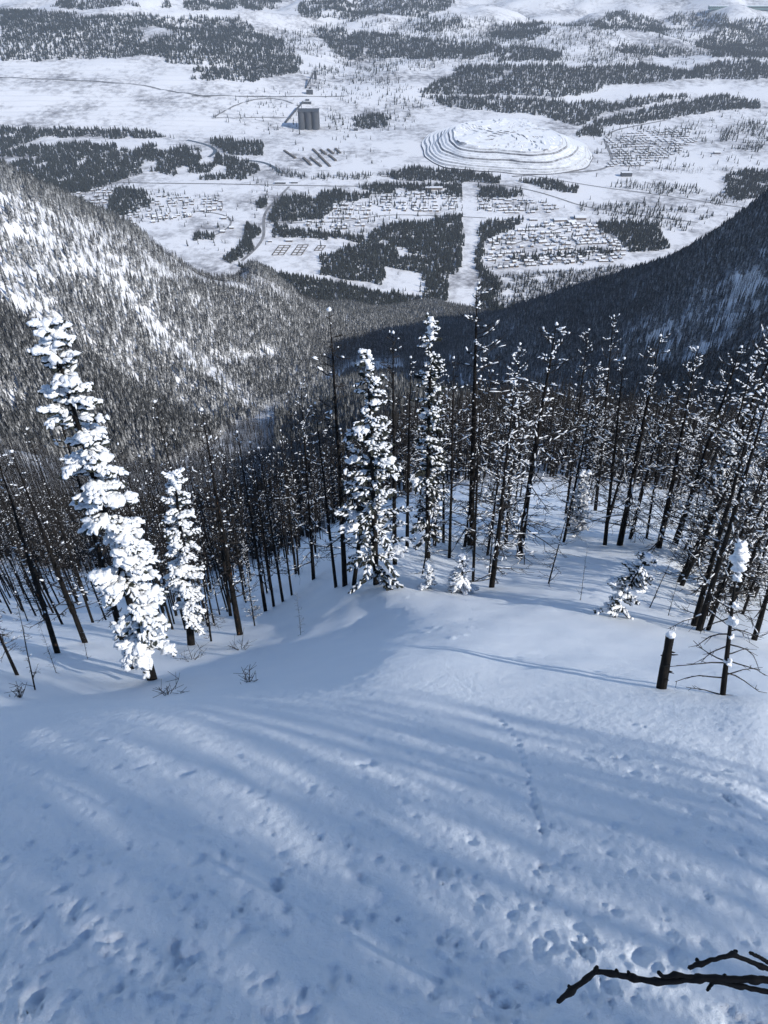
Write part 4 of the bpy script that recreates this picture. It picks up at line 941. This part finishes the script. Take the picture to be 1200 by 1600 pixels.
hall(875, 345, 44, 24, 6, M['wall_b'], 'school_building', 'wide low building above the near town', 'building', .1, 2)
hall(906, 342, 36, 30, 8, M['wall_b'], 'arena', 'big bright-roofed arena at the upper right of the near town', 'building', 0, 4)
hall(893, 349, 26, 18, 7, M['wall'], 'barn_building', 'dark gabled building left of the arena', 'building', .2, 4)
hall(678, 296, 62, 18, 8, M['wall_b'], 'brown_school', 'long brown building in the middle suburb', 'building', 0, 1)
hall(655, 303, 34, 14, 5, M['wall'], 'shop_building', 'low building left of the long brown building', 'building', .05, 1)
hall(438, 287, 40, 12, 6, M['shed'], 'depot_shed', 'dark shed on the highway below the creek', 'building', 0, 1)
hall(460, 286, 26, 10, 5, M['shed'], 'depot_shed', 'smaller dark shed right of the depot shed', 'building', 0, 1)
hall(350, 342, 16, 12, 5, M['wall'], 'farmhouse', 'farmhouse inside the street loop in the white field', 'house', 0, 3)
hall(362, 357, 14, 11, 5, M['wall'], 'farmhouse', 'dark house at the bend of the white-field street', 'house', 0, 3)
hall(348, 363, 14, 11, 5, M['wall'], 'farmhouse', 'house on the lower arm of the white-field street', 'house', 0, 3)
hall(273, 340, 14, 10, 4, M['wall'], 'farmhouse', 'lone house in the white field', 'house', 0, 2.5)
hall(452, 377, 20, 12, 5, M['wall'], 'campground_lodge', 'lodge on the upper edge of the campground', 'building', 0, 2)
hall(422, 378, 12, 9, 4, M['wall'], 'campground_hut', 'hut at the corner of the campground', 'building', 0, 2)
hall(1120, 240, 26, 14, 6, M['wall'], 'field_barn', 'barn alone on the bright right-hand field', 'building', 0, 3)
hall(978, 275, 40, 20, 14, M['shed'], 'apartment_block', 'dark block at the foot of the right-hand town', 'building', 0, 1)
hall(1060, 225, 40, 20, 6, M['wall_b'], 'market_hall', 'low hall among the right-hand town houses', 'building', 0, 1)
hall(1122, 14, 140, 40, 18, M['green_wall'], 'green_warehouse', 'pale green warehouse left of the longer one on the far fields', 'building', 0, 3)
hall(1180, 14, 260, 40, 20, M['green_wall'], 'green_warehouse', 'long pale green warehouse at the far right fields', 'building', 0, 3)
# campground hedges and log rows
def bars(name, segs, w, h, m, label, cat, part):
    c = vhit(*segs[0][0]); c[2] = float(val(c[0], c[1])); o = link(name, None, None, label, cat, None, None, c)
    for (a, b) in segs:
        p, q = vhit(*a), vhit(*b); p[2] = float(val(p[0], p[1])); q[2] = float(val(q[0], q[1])); d = q - p; m_ = MB(); m_.box((p + q) / 2 - c + np.array([0, 0, h / 2]), (np.linalg.norm(d[:2]) / 2, w / 2, h / 2), 0, math.atan2(d[1], d[0])); link(part, m_.mesh(part, m, False), o)
def frame(x0, x1, y0, y1, sk, n_):
    s_ = []
    for k in range(n_ + 1):
        f = k / n_; yy = y0 + (y1 - y0) * f; s_.append(((x0 - sk * f, yy), (x1 - sk * f, yy)))
    return s_ + [((x0, y0), (x0 - sk, y1)), ((x1, y0), (x1 - sk, y1)), (((x0 + x1) / 2, y0), ((x0 + x1) / 2 - sk, y1))]
bars('hedge_block', frame(436, 454, 384, 399, 11, 4), 2.2, 1.6, M['logs'], 'left block of dark hedged plots on the campground', 'hedges', 'hedge')
bars('hedge_block', frame(466, 482, 383, 399, 11, 4), 2.2, 1.6, M['logs'], 'middle block of dark hedged plots on the campground', 'hedges', 'hedge')
bars('hedge_block', frame(497, 509, 384, 392, 6, 2), 2.0, 1.4, M['logs'], 'right block of dark hedged plots on the campground', 'hedges', 'hedge')
for a, b, l_ in [((489,234),(516,261),'longest dark log row on the yard'), ((444,236),(462,248),'curved-end log row at the yard bank'), ((474,247),(486,259),'log row nearest the bank'), ((485,247),(502,261),'second log row from the bank'), ((501,235),(509,242),'short log row, third from the right'), ((512,234),(521,241),'short log row, second from the right'), ((524,233),(532,240),'rightmost short log row'), ((514,243),(525,252),'log row below the short ones')]:
    bars('log_row', [(a, b)], 8, 5, M['logs'], l_, 'log pile', 'logs')
# silos and plant
def silos():
    p = vhit(483, 202); p[2] = float(val(p[0], p[1])); k_ = .72 * np.linalg.norm(p) / F
    o = link('silo_block', None, None, 'block of tall dark silos standing in the snow below the plant', 'silos', None, None, p); r = 5.6 * k_ * 1.2
    for a in range(3):
        for b in range(2):
            m_ = MB(); c = ((a - 1) * 2 * r, b * 2 * r); z = np.array([-3, 31 * k_]); m_.tube([(c[0], c[1], z[0]), (c[0], c[1], z[1])], [r * .96] * 2, 20, 0, False); link('silo', m_.mesh('silo', M['concrete']), o)
    m_ = MB(); m_.box((0, r, 31 * k_ + .8), (3.0 * r, 2.0 * r, 1.0)); link('roof_deck', m_.mesh('roof_deck', M['shed'], False), o)
silos()
def tower(px_, py_, w, d, h, label, name='plant_building'):
    p = vhit(px_, py_); p[2] = float(val(p[0], p[1])); k_ = .72 * np.linalg.norm(p) / F; o = link(name, None, None, label, 'building', None, None, p)
    m_ = MB(); m_.box((0, 0, h * k_ / 2 - 2), (w * k_ / 2, d * k_ / 2, h * k_ / 2 + 2)); wo = link('wall', m_.mesh('wall', M['shed'], False), o)
    m_ = MB(); m_.box((0, 0, h * k_ + .8), (w * k_ / 2 + .6, d * k_ / 2 + .6, .8)); ro = link('roof', m_.mesh('roof', M['load'], False), o)
    m_ = MB(); m_.box((w * k_ * .1, 0, h * k_ + 4), (w * k_ * .2, d * k_ * .3, 4)); link('roof_housing', m_.mesh('roof_housing', M['shed'], False), ro)
    for q in range(3):
        m_ = MB(); m_.box(((q - 1) * w * k_ * .3, -d * k_ / 2 - .3, h * k_ * .6), (w * k_ * .07, .4, h * k_ * .16)); link('window', m_.mesh('window', M['concrete'], False), wo)
tower(493, 124, 5, 4, 15, 'narrow dark tower at the top of the plant')
tower(484, 147, 12, 8, 8, 'big dark plant building above the mine road')
tower(479, 162, 18, 7, 4, 'low wide dark plant building between road and silos')
tower(556, 204, 8, 6, 5, 'small shed right of the silos', 'mine_shed')
def conveyor(a, b, label):
    p, q = vhit(*a), vhit(*b); k_ = .72 * np.linalg.norm(p) / F; p[2] = float(val(p[0], p[1])); q[2] = float(val(q[0], q[1])); o = link('conveyor', None, None, label, 'conveyor', None, None, p)
    m_ = MB(); m_.tube([(0, 0, 2), q - p + (0, 0, 14 * k_)], [4.5, 4.5], 6); link('gallery', m_.mesh('gallery', M['shed']), o)
    for f in (.3, .6, .9):
        c = (q - p) * f; zt = (c + np.array([0, 0, 2 + f * (14 * k_ - 2)]))[2]; g_ = float(val(*(p + c)[:2])) - p[2]; m_ = MB(); m_.tube([(c[0], c[1], g_ - 2), (c[0], c[1], max(zt - 3, g_ + 1))], [1.5, 1.5], 5); link('trestle', m_.mesh('trestle', M['shed']), o)
conveyor((446, 192), (474, 172), 'dark conveyor gallery climbing to the silos')
conveyor((478, 138), (490, 128), 'short conveyor between the plant tower and the big building')

# ------------------------------------------------------------------ haze
def haze():
    m = bpy.data.materials.new('valley_haze'); m.use_nodes = True; nd = m.node_tree.nodes; nd.clear()
    o = nd.new('ShaderNodeOutputMaterial'); v = nd.new('ShaderNodeVolumePrincipled'); v.inputs['Color'].default_value = (.82, .89, 1.0, 1); v.inputs['Density'].default_value = HAZE; v.inputs['Anisotropy'].default_value = 0.2
    m.node_tree.links.new(v.outputs[0], o.inputs['Volume'])
    mb = MB(); mb.box((500, 7400, -400), (8600, 7900, 1300)); link('haze', mb.mesh('haze', m, False), kind='stuff', label='thin bluish haze filling the valley')
HAZE = 5.8e-5
haze()
